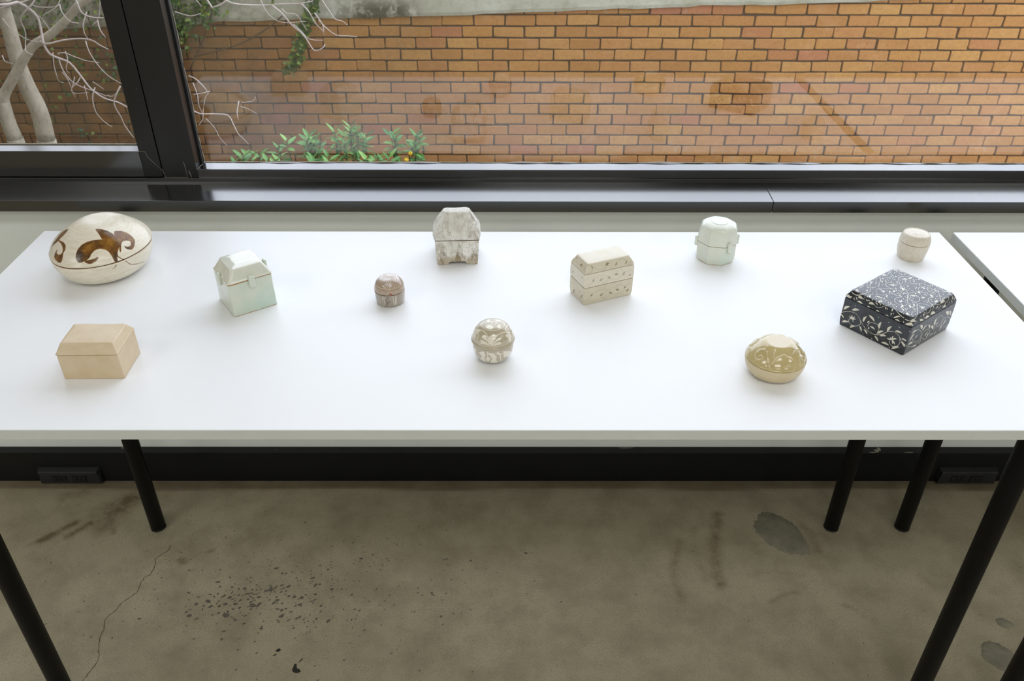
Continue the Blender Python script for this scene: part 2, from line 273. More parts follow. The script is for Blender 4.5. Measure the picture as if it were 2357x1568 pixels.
BLK_B_S = [[(131.7,22.2),(140.9,29.6),(151.8,33.0),(159.8,31.8),(166.5,25.8),(173.2,19.8),(180.9,14.4),(190.2,12.7),(199.7,14.3),(209.0,21.3),(215.5,28.8),(224.0,33.2),(232.9,31.3),(240.6,25.0),(247.6,20.9),(254.4,16.4)],[(255.6,15.9),(272.6,9.4),(285.7,10.8)],[(166.5,25.8),(168.6,20.1),(165.6,14.5),(158.7,10.3),(152.2,10.3),(148.0,14.9),(149.6,21.2)],[(199.3,16.2),(200.4,26.0),(196.3,31.8),(190.1,31.9),(183.3,29.1),(181.2,22.7),(185.0,18.0)],[(236.2,27.9),(238.6,21.4),(236.6,13.6),(230.8,8.3),(224.4,9.6),(222.3,15.1)],[(285.7,10.8),(289.8,18.5),(285.2,32.1),(270.8,41.7),(259.5,41.0),(260.7,30.2),(272.5,17.6),(285.5,14.9)],[(296.2,2.0),(291.5,19.1),(296.7,28.9),(307.1,28.1),(316.3,19.8),(317.5,8.6),(304.3,9.9),(294.0,18.2)],[(329.5,16.0),(327.0,32.8),(332.8,41.0),(344.0,39.3),(349.2,29.5),(343.2,21.3),(331.2,24.6)],[(351.9,7.1),(350.2,23.9),(354.3,31.5),(369.3,27.2),(378.5,20.0)],[(378.5,21.7),(378.4,11.1),(374.8,4.9)]]
BLK_B_L = [[(134.4,29.7),(144.0,40.5)],[(148.6,35.4),(161.6,42.0)],[(131.7,19.8),(138.9,14.3)],[(136.8,6.5),(149.2,12.8)],[(151.9,3.3),(161.8,11.3)],[(167.8,15.7),(173.2,5.6)],[(176.1,13.3),(184.6,6.2)],[(171.9,24.6),(175.4,37.6)],[(178.3,41.0),(190.7,34.2)],[(200.4,26.0),(201.4,40.3)],[(214.5,28.1),(219.4,41.2)],[(225.8,35.4),(238.5,37.0)],[(200.4,16.7),(208.8,26.5)],[(204.5,14.9),(216.0,20.3)],[(196.2,11.1),(204.9,3.4)],[(210.2,4.9),(224.0,6.5)],[(229.0,2.2),(240.3,13.0)],[(239.1,28.2),(248.5,27.9)],[(239.9,23.3),(248.3,16.0)],[(254.8,26.0),(265.0,37.5)],[(255.6,41.2),(269.2,41.1)],[(275.8,47.4),(286.5,35.5)],[(289.3,31.8),(298.6,41.1)],[(304.3,37.6),(311.7,26.9)],[(313.4,31.5),(325.3,20.2)],[(325.3,28.2),(325.3,43.8)],[(320.5,10.1),(329.6,11.9)],[(336.6,4.9),(339.0,13.6)],[(351.6,44.4),(364.9,31.5)],[(363.8,41.0),(372.9,28.5)],[(378.1,34.4),(378.5,22.1)],[(355.5,17.9),(363.3,22.9)],[(360.7,19.8),(360.6,27.8)],[(303.2,15.7),(309.2,24.0)],[(310.3,10.2),(315.0,20.3)],[(271.0,24.7),(278.5,29.5)],[(350.4,9.1),(354.6,19.5)],[(272.4,8.0),(284.9,5.5)],[(253.7,20.0),(268.4,17.9)],[(153.3,19.6),(146.6,25.1)],[(153.3,19.6),(151.1,28.0)],[(153.3,19.6),(157.1,27.6)],[(153.3,19.6),(159.4,23.5)],[(153.3,19.6),(156.2,15.7)],[(184.9,23.2),(194.8,21.1)],[(184.1,21.5),(182.4,15.9)],[(179.1,26.2),(182.6,32.0)],[(225.5,18.8),(216.7,17.5)],[(225.5,18.8),(220.9,22.3)],[(225.5,18.8),(226.4,26.6)],[(225.5,18.8),(233.0,24.2)],[(225.5,18.8),(232.0,12.5)],[(225.5,18.8),(228.1,11.6)],[(330.4,26.2),(336.4,30.5)]]
BLK_B_D = [(152.3,45.9),(194.6,45.3),(213.0,45.0),(230.9,45.2),(176.7,4.0),(193.3,3.2),(225.1,2.7),(253.9,4.0),(248.1,46.5),(309.4,49.3),(365.3,49.7),(349.4,1.8),(327.7,1.0),(302.8,1.3)]
BLK_L_S = [[(11.7,50.3),(4.9,43.4),(-2.2,40.1)],[(11.7,50.3),(16.6,43.2),(26.0,39.0),(35.2,40.9)],[(39.3,28.9),(37.0,30.6),(24.3,22.8),(14.2,13.4),(8.2,4.1),(9.2,-5.0)],[(32.4,5.4),(42.8,0.5),(49.6,-10.1),(46.4,-21.7),(37.9,-26.6),(26.6,-23.6),(22.4,-17.6),(27.0,-10.1),(35.9,-8.5)],[(60.9,-21.2),(51.3,-30.8),(35.6,-41.0),(21.9,-51.4),(15.8,-55.7),(6.3,-53.8),(0.1,-48.7),(5.3,-39.7),(15.0,-36.4),(22.4,-39.2)],[(-0.7,-8.6),(-11.6,-16.5),(-16.1,-26.4),(-9.0,-31.7),(0.5,-28.4),(5.9,-19.2)],[(-0.7,-8.6),(-17.4,-17.7),(-28.1,-25.4),(-38.2,-25.6),(-42.1,-17.3),(-38.9,-9.2),(-30.4,-5.1),(-22.1,-6.0),(-20.5,-9.9)],[(-46.0,-6.4),(-53.7,-16.1),(-60.7,-25.4),(-63.9,-34.2),(-65.1,-43.1)],[(-46.0,-6.4),(-51.7,-10.0),(-60.0,-8.1),(-68.3,-0.7),(-68.5,7.4),(-66.5,10.9)],[(-51.2,13.5),(-46.3,4.4),(-46.0,-6.4)],[(-28.9,29.2),(-35.8,26.0),(-40.0,18.3),(-35.7,12.3),(-27.4,11.5)],[(-28.9,29.2),(-19.7,27.6),(-12.6,19.6),(-5.3,14.3)],[(-1.1,30.7),(5.6,31.2),(11.0,27.0),(9.7,22.5),(2.6,19.2)],[(-1.1,30.7),(-7.5,24.1),(-7.2,15.5)],[(-62.9,37.1),(-64.7,44.4),(-63.8,52.3)],[(-62.9,37.1),(-51.1,32.3),(-39.0,33.9),(-29.9,41.2)],[(-62.9,37.1),(-56.7,28.6),(-47.8,24.4)],[(-48.7,-53.7),(-34.7,-45.9),(-17.7,-35.7),(-9.7,-41.5),(-7.3,-48.3),(-10.6,-55.1),(-16.4,-59.0),(-25.6,-56.9),(-31.6,-52.4)],[(-48.7,-53.7),(-56.2,-55.4),(-64.4,-54.3),(-65.7,-46.3)],[(-0.7,-8.6),(14.0,-13.1),(26.6,-23.6)],[(14.2,13.4),(2.5,5.6)],[(37.0,30.6),(48.6,26.4),(51.9,19.7)]]
BLK_L_F = [(-55.4,45.2),(-27.2,20.9),(26.2,49.4),(37.9,19.9),(1.9,-16.1),(-55.7,-44.0),(57.2,48.3),(-58.0,2.9),(2.8,20.7),(34.5,-13.0),(14.3,-46.3),(-30.5,-13.0),(-19.7,-48.1),(59.4,-41.8)]
BLK_L_L = [[(-70.0,62.3),(-70.0,51.3)],[(-65.9,40.4),(-65.9,30.9)],[(-68.5,20.7),(-67.1,9.4)],[(-72.1,41.7),(-72.3,30.3)],[(-73.9,22.5),(-74.5,14.9)],[(-75.1,3.8),(-75.0,-4.6)],[(-74.4,-15.8),(-73.8,-23.6)],[(-71.3,-31.0),(-65.4,-37.9)],[(-72.7,-34.5),(-71.9,-43.7)],[(-71.3,-51.6),(-66.9,-63.3)],[(-66.5,-11.6),(-61.3,-9.0)],[(-66.5,-55.9),(-55.5,-59.4)],[(-47.0,-61.3),(-36.4,-65.2)],[(-35.2,-59.1),(-27.9,-57.3)],[(-31.6,-63.8),(-17.1,-66.3)],[(-14.1,-63.3),(1.3,-66.0)],[(17.9,-55.3),(31.2,-55.9)],[(4.5,-60.1),(11.4,-57.7)],[(23.7,-63.4),(34.7,-63.2)],[(53.3,-58.5),(58.4,-56.8)],[(-60.3,21.2),(-52.4,25.2)],[(-65.0,-21.9),(-59.0,-19.5)],[(-48.2,19.2),(-46.8,10.1)],[(-7.6,10.4),(-16.3,8.6)],[(17.4,22.2),(22.6,24.2)],[(9.4,8.6),(1.2,1.1)],[(54.8,17.6),(44.8,19.1)],[(41.6,7.2),(48.6,7.7)],[(60.6,8.5),(54.5,6.3)],[(-1.6,36.7),(4.5,39.3)],[(-17.7,49.2),(-10.3,46.3)],[(-41.4,38.7),(-48.1,35.5)],[(-39.6,48.8),(-45.1,50.2)],[(37.9,51.6),(39.8,46.4)],[(31.5,34.8),(37.2,33.4)],[(56.7,42.8),(57.9,35.9)],[(21.7,-25.3),(15.8,-26.4)],[(14.4,-20.1),(21.7,-14.5)],[(36.8,-28.4),(32.5,-33.3)],[(25.0,-30.5),(18.6,-39.0)],[(44.9,-26.1),(44.1,-33.7)],[(3.2,-30.3),(11.7,-31.3)],[(31.3,-48.2),(31.8,-52.9)],[(-2.3,-54.4),(0.1,-48.7)],[(-8.1,-19.2),(-5.1,-16.1)],[(-12.5,-13.4),(-13.9,-9.4)],[(-46.8,-21.4),(-47.5,-18.3)],[(-49.0,-27.5),(-53.8,-34.0)],[(-31.1,-28.3),(-37.8,-36.0)],[(-26.8,-36.5),(-20.2,-31.3)],[(-59.4,-29.3),(-60.3,-33.5)],[(-65.1,-14.4),(-62.9,-11.3)],[(-38.8,-22.4),(-48.0,-25.7)],[(-35.2,-38.0),(-37.4,-44.0)],[(-47.7,-36.2),(-44.8,-30.8)],[(-21.9,10.1),(-15.0,13.1)],[(-19.4,5.5),(-19.7,0.4)],[(-5.1,-2.7),(-1.6,-8.0)],[(-17.1,-1.7),(-17.6,-9.3)],[(-37.9,6.0),(-30.4,8.3)]]
TWIGS = [(5.1,[(-1.816,3.3,0.824),(-1.803,3.3,0.805),(-1.781,3.3,0.764),(-1.775,3.3,0.718),(-1.768,3.3,0.675),(-1.756,3.3,0.636),(-1.735,3.3,0.612),(-1.708,3.3,0.592),(-1.672,3.3,0.548),(-1.635,3.3,0.503),(-1.596,3.3,0.465),(-1.556,3.3,0.44),(-1.525,3.3,0.415)]),(2.7,[(-1.763,3.3,0.828),(-1.786,3.3,0.802),(-1.823,3.3,0.771),(-1.839,3.3,0.741),(-1.844,3.3,0.702),(-1.851,3.3,0.66),(-1.842,3.3,0.644),(-1.822,3.3,0.63)]),(3.9,[(-1.899,3.3,0.797),(-1.856,3.3,0.811),(-1.81,3.3,0.82),(-1.78,3.3,0.828)]),(2.4,[(-1.786,3.3,0.809),(-1.748,3.3,0.805),(-1.68,3.3,0.809),(-1.667,3.3,0.828)]),(2.4,[(-1.68,3.3,0.809),(-1.667,3.3,0.787),(-1.644,3.3,0.757),(-1.62,3.3,0.745)]),(1.4,[(-1.68,3.3,0.809),(-1.713,3.3,0.79),(-1.746,3.3,0.773)]),(3.1,[(-1.608,3.3,0.828),(-1.589,3.3,0.787),(-1.562,3.3,0.77),(-1.529,3.3,0.761)]),(2.4,[(-1.586,3.3,0.783),(-1.601,3.3,0.742),(-1.599,3.3,0.707),(-1.596,3.3,0.682)]),(1.6,[(-1.526,3.3,0.828),(-1.542,3.3,0.765),(-1.566,3.3,0.74)]),(2.8,[(-1.551,3.3,0.753),(-1.539,3.3,0.723),(-1.526,3.3,0.696)]),(3.6,[(-1.782,3.3,0.681),(-1.753,3.3,0.674),(-1.698,3.3,0.683),(-1.638,3.3,0.684),(-1.591,3.3,0.678),(-1.558,3.3,0.668),(-1.527,3.3,0.654)]),(2.4,[(-1.62,3.3,0.676),(-1.605,3.3,0.64),(-1.579,3.3,0.589),(-1.558,3.3,0.544),(-1.526,3.3,0.511)]),(2.9,[(-1.527,3.3,0.507),(-1.552,3.3,0.465),(-1.561,3.3,0.432),(-1.559,3.3,0.38),(-1.557,3.3,0.341),(-1.525,3.3,0.297)]),(2.1,[(-1.596,3.3,0.465),(-1.565,3.3,0.469),(-1.535,3.3,0.49)]),(2.2,[(-1.739,3.3,0.626),(-1.728,3.3,0.636),(-1.694,3.3,0.64),(-1.675,3.3,0.624),(-1.641,3.3,0.601),(-1.59,3.3,0.595)]),(2.4,[(-1.742,3.3,0.616),(-1.728,3.3,0.58),(-1.704,3.3,0.536),(-1.676,3.3,0.503),(-1.645,3.3,0.482),(-1.596,3.3,0.465)]),(1.8,[(-1.704,3.3,0.538),(-1.711,3.3,0.511),(-1.712,3.3,0.494),(-1.699,3.3,0.482),(-1.662,3.3,0.48)]),(2.5,[(-1.673,3.3,0.546),(-1.682,3.3,0.527),(-1.71,3.3,0.503),(-1.718,3.3,0.473),(-1.727,3.3,0.457)]),(2.5,[(-1.632,3.3,0.499),(-1.641,3.3,0.465),(-1.64,3.3,0.41),(-1.627,3.3,0.363),(-1.611,3.3,0.336)]),(1.8,[(-1.761,3.3,0.632),(-1.762,3.3,0.588),(-1.752,3.3,0.556),(-1.755,3.3,0.531),(-1.751,3.3,0.517)]),(1.8,[(-1.712,3.3,0.636),(-1.702,3.3,0.612),(-1.708,3.3,0.58),(-1.705,3.3,0.562)]),(1.9,[(-1.676,3.3,0.503),(-1.666,3.3,0.482),(-1.658,3.3,0.459)]),(1.6,[(-1.639,3.3,0.519),(-1.613,3.3,0.509),(-1.586,3.3,0.502)]),(1.6,[(-1.747,3.3,0.556),(-1.726,3.3,0.531),(-1.71,3.3,0.503)]),(1.8,[(-1.913,3.3,0.756),(-1.894,3.3,0.743),(-1.865,3.3,0.722),(-1.825,3.3,0.687),(-1.785,3.3,0.672)]),(1.6,[(-1.772,3.3,0.766),(-1.748,3.3,0.741),(-1.727,3.3,0.72)]),(2.0,[(-1.959,3.3,0.62),(-1.944,3.3,0.604),(-1.909,3.3,0.6)]),(3.8,[(-1.14,3.6,0.766),(-1.096,3.6,0.754),(-1.037,3.6,0.746),(-0.995,3.6,0.742),(-0.934,3.6,0.749),(-0.847,3.6,0.757),(-0.791,3.6,0.767)]),(3.4,[(-0.96,3.6,0.745),(-0.925,3.6,0.722),(-0.89,3.6,0.668),(-0.864,3.6,0.635),(-0.842,3.6,0.605),(-0.812,3.6,0.569),(-0.775,3.6,0.582),(-0.767,3.6,0.591)]),(3.4,[(-0.843,3.6,0.755),(-0.813,3.6,0.727),(-0.793,3.6,0.677),(-0.768,3.6,0.639)]),(2.1,[(-0.929,3.6,0.728),(-0.905,3.6,0.716),(-0.866,3.6,0.716),(-0.849,3.6,0.681),(-0.837,3.6,0.643)]),(2.4,[(-0.797,3.6,0.714),(-0.764,3.6,0.673),(-0.763,3.6,0.644),(-0.768,3.6,0.635)]),(2.2,[(-0.89,3.6,0.668),(-0.862,3.6,0.652),(-0.823,3.6,0.618),(-0.771,3.6,0.61)]),(2.2,[(-0.784,3.6,0.685),(-0.752,3.6,0.66),(-0.712,3.6,0.635),(-0.664,3.6,0.627),(-0.633,3.6,0.619)]),(2.3,[(-0.761,3.6,0.767),(-0.731,3.6,0.727),(-0.709,3.6,0.698),(-0.684,3.6,0.686),(-0.669,3.6,0.665)]),(1.9,[(-1.012,3.6,0.767),(-0.993,3.6,0.73),(-0.963,3.6,0.702),(-0.923,3.6,0.681),(-0.836,3.6,0.681)]),(2.1,[(-1.369,3.6,0.717),(-1.335,3.6,0.713),(-1.293,3.6,0.709),(-1.257,3.6,0.715)]),(1.9,[(-1.277,3.6,0.766),(-1.248,3.6,0.74)]),(2.9,[(-1.307,3.3,0.432),(-1.252,3.3,0.415),(-1.225,3.3,0.402),(-1.185,3.3,0.394),(-1.132,3.3,0.385),(-1.111,3.3,0.359),(-1.092,3.3,0.324),(-1.079,3.3,0.302),(-1.068,3.3,0.267)]),(2.1,[(-1.255,3.3,0.543),(-1.223,3.3,0.539),(-1.194,3.3,0.516),(-1.184,3.3,0.483),(-1.205,3.3,0.462),(-1.224,3.3,0.411),(-1.226,3.3,0.377),(-1.243,3.3,0.359)]),(2.1,[(-1.244,3.3,0.516),(-1.228,3.3,0.474),(-1.226,3.3,0.441),(-1.223,3.3,0.402)]),(1.7,[(-1.184,3.3,0.483),(-1.218,3.3,0.479),(-1.239,3.3,0.481)]),(2.5,[(-1.075,3.3,0.445),(-1.082,3.3,0.407),(-1.08,3.3,0.379)]),(1.7,[(-1.068,3.3,0.437),(-1.037,3.3,0.445),(-1.006,3.3,0.458),(-0.998,3.3,0.471)]),(1.5,[(-1.075,3.3,0.422),(-1.042,3.3,0.416),(-1.002,3.3,0.403)]),(1.3,[(-1.223,3.3,0.372),(-1.192,3.3,0.337),(-1.169,3.3,0.302),(-1.145,3.3,0.271)])]
TRUNKS = [[(-2.696,4.7,-0.385,0.0527),(-2.681,4.7,-0.237,0.0488),(-2.67,4.7,-0.063,0.0463),(-2.692,4.7,0.057,0.0442),(-2.701,4.7,0.174,0.0407),(-2.698,4.7,0.271,0.0388),(-2.691,4.7,0.382,0.0368),(-2.685,4.7,0.5,0.0349),(-2.672,4.7,0.636,0.0316)],[(-2.796,4.6,-0.345,0.0455),(-2.799,4.6,-0.206,0.0418),(-2.806,4.6,-0.108,0.0398),(-2.802,4.6,0.0,0.0379),(-2.794,4.6,0.041,0.0362)],[(-2.8,4.6,0.024,0.0349),(-2.757,4.6,0.082,0.0323),(-2.676,4.6,0.174,0.0308),(-2.546,4.6,0.314,0.028),(-2.445,4.6,0.369,0.0265),(-2.341,4.6,0.439,0.0249),(-2.238,4.6,0.528,0.0232),(-2.149,4.6,0.616,0.0216)]]
IVY_STRAND = [(-1.498,6.88,0.079),(-1.588,6.88,-0.086),(-1.654,6.88,-0.222),(-1.694,6.88,-0.358),(-1.792,6.88,-0.455)]
IVY_STEMS = [[(-1.778,6.9,-0.044),(-1.899,6.9,-0.131),(-2.046,6.9,-0.213),(-2.209,6.9,-0.278),(-2.529,6.9,-0.362)],[(-2.287,6.9,0.057),(-2.356,6.9,-0.085),(-2.446,6.9,-0.246),(-2.594,6.9,-0.471)]]
# ---------------------------------------------------------------- helpers
rnd = random.Random(7)
def tag(o, label, cat=None, group=None, kind=None):
    o['label'] = label
    if cat: o['category'] = cat
    if group: o['group'] = group
    if kind: o['kind'] = kind
    return o

def link(name, me, mat=None, parent=None, smooth=True):
    o = bpy.data.objects.new(name, me); COL.objects.link(o)
    if mat: me.materials.append(mat)
    if smooth and len(me.polygons): me.polygons.foreach_set('use_smooth', [True] * len(me.polygons))
    if parent: o.parent = parent
    return o

def empty(name, loc=(0, 0, 0), rz=0.):
    o = bpy.data.objects.new(name, None); COL.objects.link(o)
    o.location = loc; o.rotation_euler = (0, 0, rz); o.empty_display_size = .05
    return o

def fast_mesh(name, V, quads, ngons=()):
    me = bpy.data.meshes.new(name)
    V = np.asarray(V, np.float32).reshape(-1, 3); Q = np.asarray(quads, np.int32).reshape(-1, 4)
    me.vertices.add(len(V)); me.vertices.foreach_set('co', V.ravel())
    nl = Q.size + sum(len(g) for g in ngons)
    me.loops.add(nl); me.polygons.add(len(Q) + len(ngons))
    li = np.concatenate([Q.ravel()] + [np.asarray(g, np.int32) for g in ngons])
    st = np.concatenate([np.arange(len(Q)) * 4, Q.size + np.cumsum([0] + [len(g) for g in ngons][:-1])]) if len(ngons) else np.arange(len(Q)) * 4
    me.loops.foreach_set('vertex_index', li.astype(np.int32))
    me.polygons.foreach_set('loop_start', st.astype(np.int32))
    me.update(calc_edges=True)
    return me

def loft_mesh(name, P):
    nr, nu, _ = P.shape
    idx = np.arange(nr * nu).reshape(nr, nu)
    a = idx[:-1]; b = np.roll(idx, -1, 1)[:-1]; c = np.roll(idx, -1, 1)[1:]; d = idx[1:]
    q = np.stack([a, b, c, d], -1).reshape(-1, 4)
    return fast_mesh(name, P.reshape(-1, 3), q, [idx[0][::-1], idx[-1]])

def add_attr(me, name, arr):
    at = me.attributes.new(name, 'FLOAT', 'POINT')
    at.data.foreach_set('value', np.asarray(arr, np.float32).ravel())

def bm_box(bm, x0, x1, y0, y1, z0, z1):
    v = [bm.verts.new(p) for p in ((x0, y0, z0), (x1, y0, z0), (x1, y1, z0), (x0, y1, z0), (x0, y0, z1), (x1, y0, z1), (x1, y1, z1), (x0, y1, z1))]
    for f in ((3, 2, 1, 0), (4, 5, 6, 7), (0, 1, 5, 4), (1, 2, 6, 5), (2, 3, 7, 6), (3, 0, 4, 7)):
        bm.faces.new([v[i] for i in f])

def boxes(name, bs, mat, parent=None, bevel=0., seg=2):
    bm = bmesh.new()
    for b in bs: bm_box(bm, *b)
    if bevel: bmesh.ops.bevel(bm, geom=bm.edges[:], offset=bevel, segments=seg, affect='EDGES', profile=.6)
    me = bpy.data.meshes.new(name); bm.to_mesh(me); bm.free()
    return link(name, me, mat, parent, smooth=False)

def tube_mesh(name, pts, rads, seg=8):
    """one tapering tube through the points"""
    P = [Vector(p) for p in pts]
    # smooth the path (Catmull-Rom)
    if len(P) > 2:
        Q, RR = [], []
        for i in range(len(P) - 1):
            p0 = P[max(i - 1, 0)]; p1 = P[i]; p2 = P[i + 1]; p3 = P[min(i + 2, len(P) - 1)]
            for k in range(3):
                t = k / 3
                Q.append(.5 * ((2 * p1) + (p2 - p0) * t + (2 * p0 - 5 * p1 + 4 * p2 - p3) * t * t + (3 * p1 - p0 - 3 * p2 + p3) * t ** 3))
                RR.append(rads[i] * (1 - t) + rads[i + 1] * t)
        Q.append(P[-1]); RR.append(rads[-1])
    else:
        Q, RR = P, list(rads)
    V = []; up = Vector((0.3, 0.2, 1))
    for i, p in enumerate(Q):
        t = (Q[min(i + 1, len(Q) - 1)] - Q[max(i - 1, 0)]).normalized()
        x = t.cross(up)
        if x.length < 1e-3: x = t.cross(Vector((1, 0, 0)))
        x.normalize(); y = t.cross(x).normalized()
        for k in range(seg):
            a = 2 * math.pi * k / seg
            V.append(p + (x * math.cos(a) + y * math.sin(a)) * RR[i])
    n = len(Q); F = []
    for i in range(n - 1):
        for k in range(seg):
            F.append((i * seg + k, i * seg + (k + 1) % seg, (i + 1) * seg + (k + 1) % seg, (i + 1) * seg + k))
    return fast_mesh(name, [tuple(v) for v in V], F, [list(range(seg))[::-1], list(range((n - 1) * seg, n * seg))])

def cyl_mesh(name, prof, seg=32):
    """lathe of (radius, z)"""
    t = np.linspace(0, 2 * np.pi, seg, endpoint=False)
    P = np.stack([np.stack([r * np.cos(t), r * np.sin(t), np.full(seg, z)], 1) for r, z in prof])
    return loft_mesh(name, P)

# signed distance fields in the unfolded plane (mm); positive = inside the painted shape
def seg_d(X, a, b):
    a = np.array(a); b = np.array(b); ab = b - a
    t = np.clip(((X - a) @ ab) / (ab @ ab + 1e-12), 0, 1)
    return np.linalg.norm(X - (a + t[:, None] * ab), axis=1)

class Paint:
    def __init__(s, chart):
        s.X = chart.reshape(-1, 2) * 1000.; s.f = np.full(len(s.X), -3.0)
    def near(s, pts, m=3.2):
        p = np.array(pts); lo = p.min(0) - m; hi = p.max(0) + m
        return np.where(((s.X > lo) & (s.X < hi)).all(1))[0]
    def put(s, i, v):
        s.f[i] = np.maximum(s.f[i], v)
    def poly(s, pts):
        i = s.near(pts)
        if not len(i): return
        X = s.X[i]; d = np.full(len(i), 9.); ins = np.zeros(len(i), bool); n = len(pts)
        for k in range(n):
            a, b = pts[k], pts[(k + 1) % n]
            d = np.minimum(d, seg_d(X, a, b))
            if a[1] != b[1]:
                c = ((X[:, 1] < a[1]) != (X[:, 1] < b[1])) & (X[:, 0] < (b[0] - a[0]) * (X[:, 1] - a[1]) / (b[1] - a[1]) + a[0])
                ins ^= c
        s.put(i, np.where(ins, d, -d))
    def stroke(s, pts, w, w2=None):
        pts = smooth2(pts)
        w2 = w if w2 is None else w2; n = len(pts) - 1
        for k in range(n):
            i = s.near(pts[k:k + 2])
            if len(i): s.put(i, (w + (w2 - w) * k / n) / 2 - seg_d(s.X[i], pts[k], pts[k + 1]))
    def leaf(s, p, q, w=.32, bend=.12):
        p = np.array(p, float); q = np.array(q, float); d = q - p; n = np.array([-d[1], d[0]])
        top = []; bot = []
        for t in np.linspace(0, 1, 8):
            h = w * .5 * math.sin(math.pi * t ** .85) ** .9 if 0 < t < 1 else 0
            c = p + d * t + n * bend * math.sin(math.pi * t)
            top.append(c + n * h); bot.append(c - n * h)
        s.poly([tuple(x) for x in top + bot[::-1][1:-1]])
    def dot(s, p, r):
        i = s.near([p]);
        if len(i): s.put(i, r - np.linalg.norm(s.X[i] - np.array(p), axis=1))

def smooth2(pts, k=4):
    if len(pts) < 3: return list(pts)
    P = [np.array(p, float) for p in pts]; o = []
    for i in range(len(P) - 1):
        p0, p1, p2, p3 = P[max(i - 1, 0)], P[i], P[i + 1], P[min(i + 2, len(P) - 1)]
        for j in range(k):
            t = j / k
            o.append(.5 * (2 * p1 + (p2 - p0) * t + (2 * p0 - 5 * p1 + 4 * p2 - p3) * t * t + (3 * p1 - p0 - 3 * p2 + p3) * t ** 3))
    o.append(P[-1]); return o

def round_poly(p, k=3):
    p = list(p)
    return [tuple(x) for x in smooth2(p[-2:] + p + p[:2], k)[2 * k:2 * k + k * len(p)]]

def rot2(pts, a):
    c, s_ = math.cos(a), math.sin(a)
    return [(c * x - s_ * y, s_ * x + c * y) for x, y in pts]

# ---------------------------------------------------------------- materials
class Mat:
    def __init__(s, name):
        s.m = bpy.data.materials.new(name); s.m.use_nodes = True
        s.t = s.m.node_tree; s.t.nodes.clear()
        s.out = s.t.nodes.new('ShaderNodeOutputMaterial')
        s.b = s.t.nodes.new('ShaderNodeBsdfPrincipled'); s.t.links.new(s.b.outputs[0], s.out.inputs[0])
        s._co = None
    def n(s, typ, **kw):
        nd = s.t.nodes.new('ShaderNode' + typ)
        for k, v in kw.items(): setattr(nd, k, v)
        return nd
    def l(s, a, b): s.t.links.new(a, b)
    def set(s, **kw):
        for k, v in kw.items():
            k = k.replace('_', ' ')
            i = s.b.inputs[k]
            if hasattr(v, 'is_linked'): s.l(v, i)
            else: i.default_value = (*v, 1) if isinstance(v, tuple) and len(v) == 3 else v
        return s
    def co(s, kind='Object'):
        if s._co is None: s._co = s.n('TexCoord')
        return s._co.outputs[kind]
    def vec(s, scale, kind='Object'):
        mp = s.n('Mapping'); mp.inputs['Scale'].default_value = scale if isinstance(scale, tuple) else (scale,) * 3
        s.l(s.co(kind), mp.inputs[0]); return mp.outputs[0]
    def noise(s, scale, detail=4, rough=.6, vec=None, dist=0):
        nd = s.n('TexNoise'); nd.inputs['Scale'].default_value = scale; nd.inputs['Detail'].default_value = detail
        nd.inputs['Roughness'].default_value = rough; nd.inputs['Distortion'].default_value = dist
        s.l(vec if vec is not None else s.co(), nd.inputs['Vector']); return nd.outputs['Fac']
    def voro(s, scale, vec=None, feature='F1', out='Distance'):
        nd = s.n('TexVoronoi', feature=feature); nd.inputs['Scale'].default_value = scale
        s.l(vec if vec is not None else s.co(), nd.inputs['Vector']); return nd.outputs[out]
    def ramp(s, fac, stops):
        nd = s.n('ValToRGB'); e = nd.color_ramp.elements
        while len(e) < len(stops): e.new(.5)
        for i, (p, c) in enumerate(stops):
            e[i].position = p; e[i].color = (*c, 1) if isinstance(c, tuple) else (c, c, c, 1)
        s.l(fac, nd.inputs[0]); return nd.outputs[0]
    def rng(s, v, a, b, c=0., d=1.):
        nd = s.n('MapRange'); nd.clamp = True
        for k, x in zip(('From Min', 'From Max', 'To Min', 'To Max'), (a, b, c, d)): nd.inputs[k].default_value = x
        s.l(v, nd.inputs['Value']); return nd.outputs['Result']
    def math(s, op, a, b=0.):
        nd = s.n('Math', operation=op)
        for i, v in enumerate((a, b)):
            if hasattr(v, 'is_linked'): s.l(v, nd.inputs[i])
            else: nd.inputs[i].default_value = v
        return nd.outputs[0]
    def mix(s, f, a, b, blend='MIX'):
        nd = s.n('Mix', data_type='RGBA', blend_type=blend)
        for k, v in (('Factor', f), ('A', a), ('B', b)):
            i = nd.inputs[k] if k == 'Factor' else [x for x in nd.inputs if x.name == k and x.type == 'RGBA'][0]
            if hasattr(v, 'is_linked'): s.l(v, i)
            elif k == 'Factor': i.default_value = v
            else: i.default_value = (*v, 1)
        return [o for o in nd.outputs if o.type == 'RGBA'][0]
    def attr(s, name):
        nd = s.n('Attribute', attribute_name=name); return nd.outputs['Fac']
    def bump(s, h, strength=.3, dist=.001):
        nd = s.n('Bump'); nd.inputs['Strength'].default_value = strength; nd.inputs['Distance'].default_value = dist
        s.l(h, nd.inputs['Height']); s.l(nd.outputs[0], s.b.inputs['Normal']); return nd

def srgb(r, g, b):
    f = lambda c: (c / 255 / 12.92) if c / 255 <= .04045 else ((c / 255 + .055) / 1.055) ** 2.4
    return (f(r), f(g), f(b))

def simple(name, col, rough=.5, **kw):
    return Mat(name).set(Base_Color=col, Roughness=rough, **kw).m

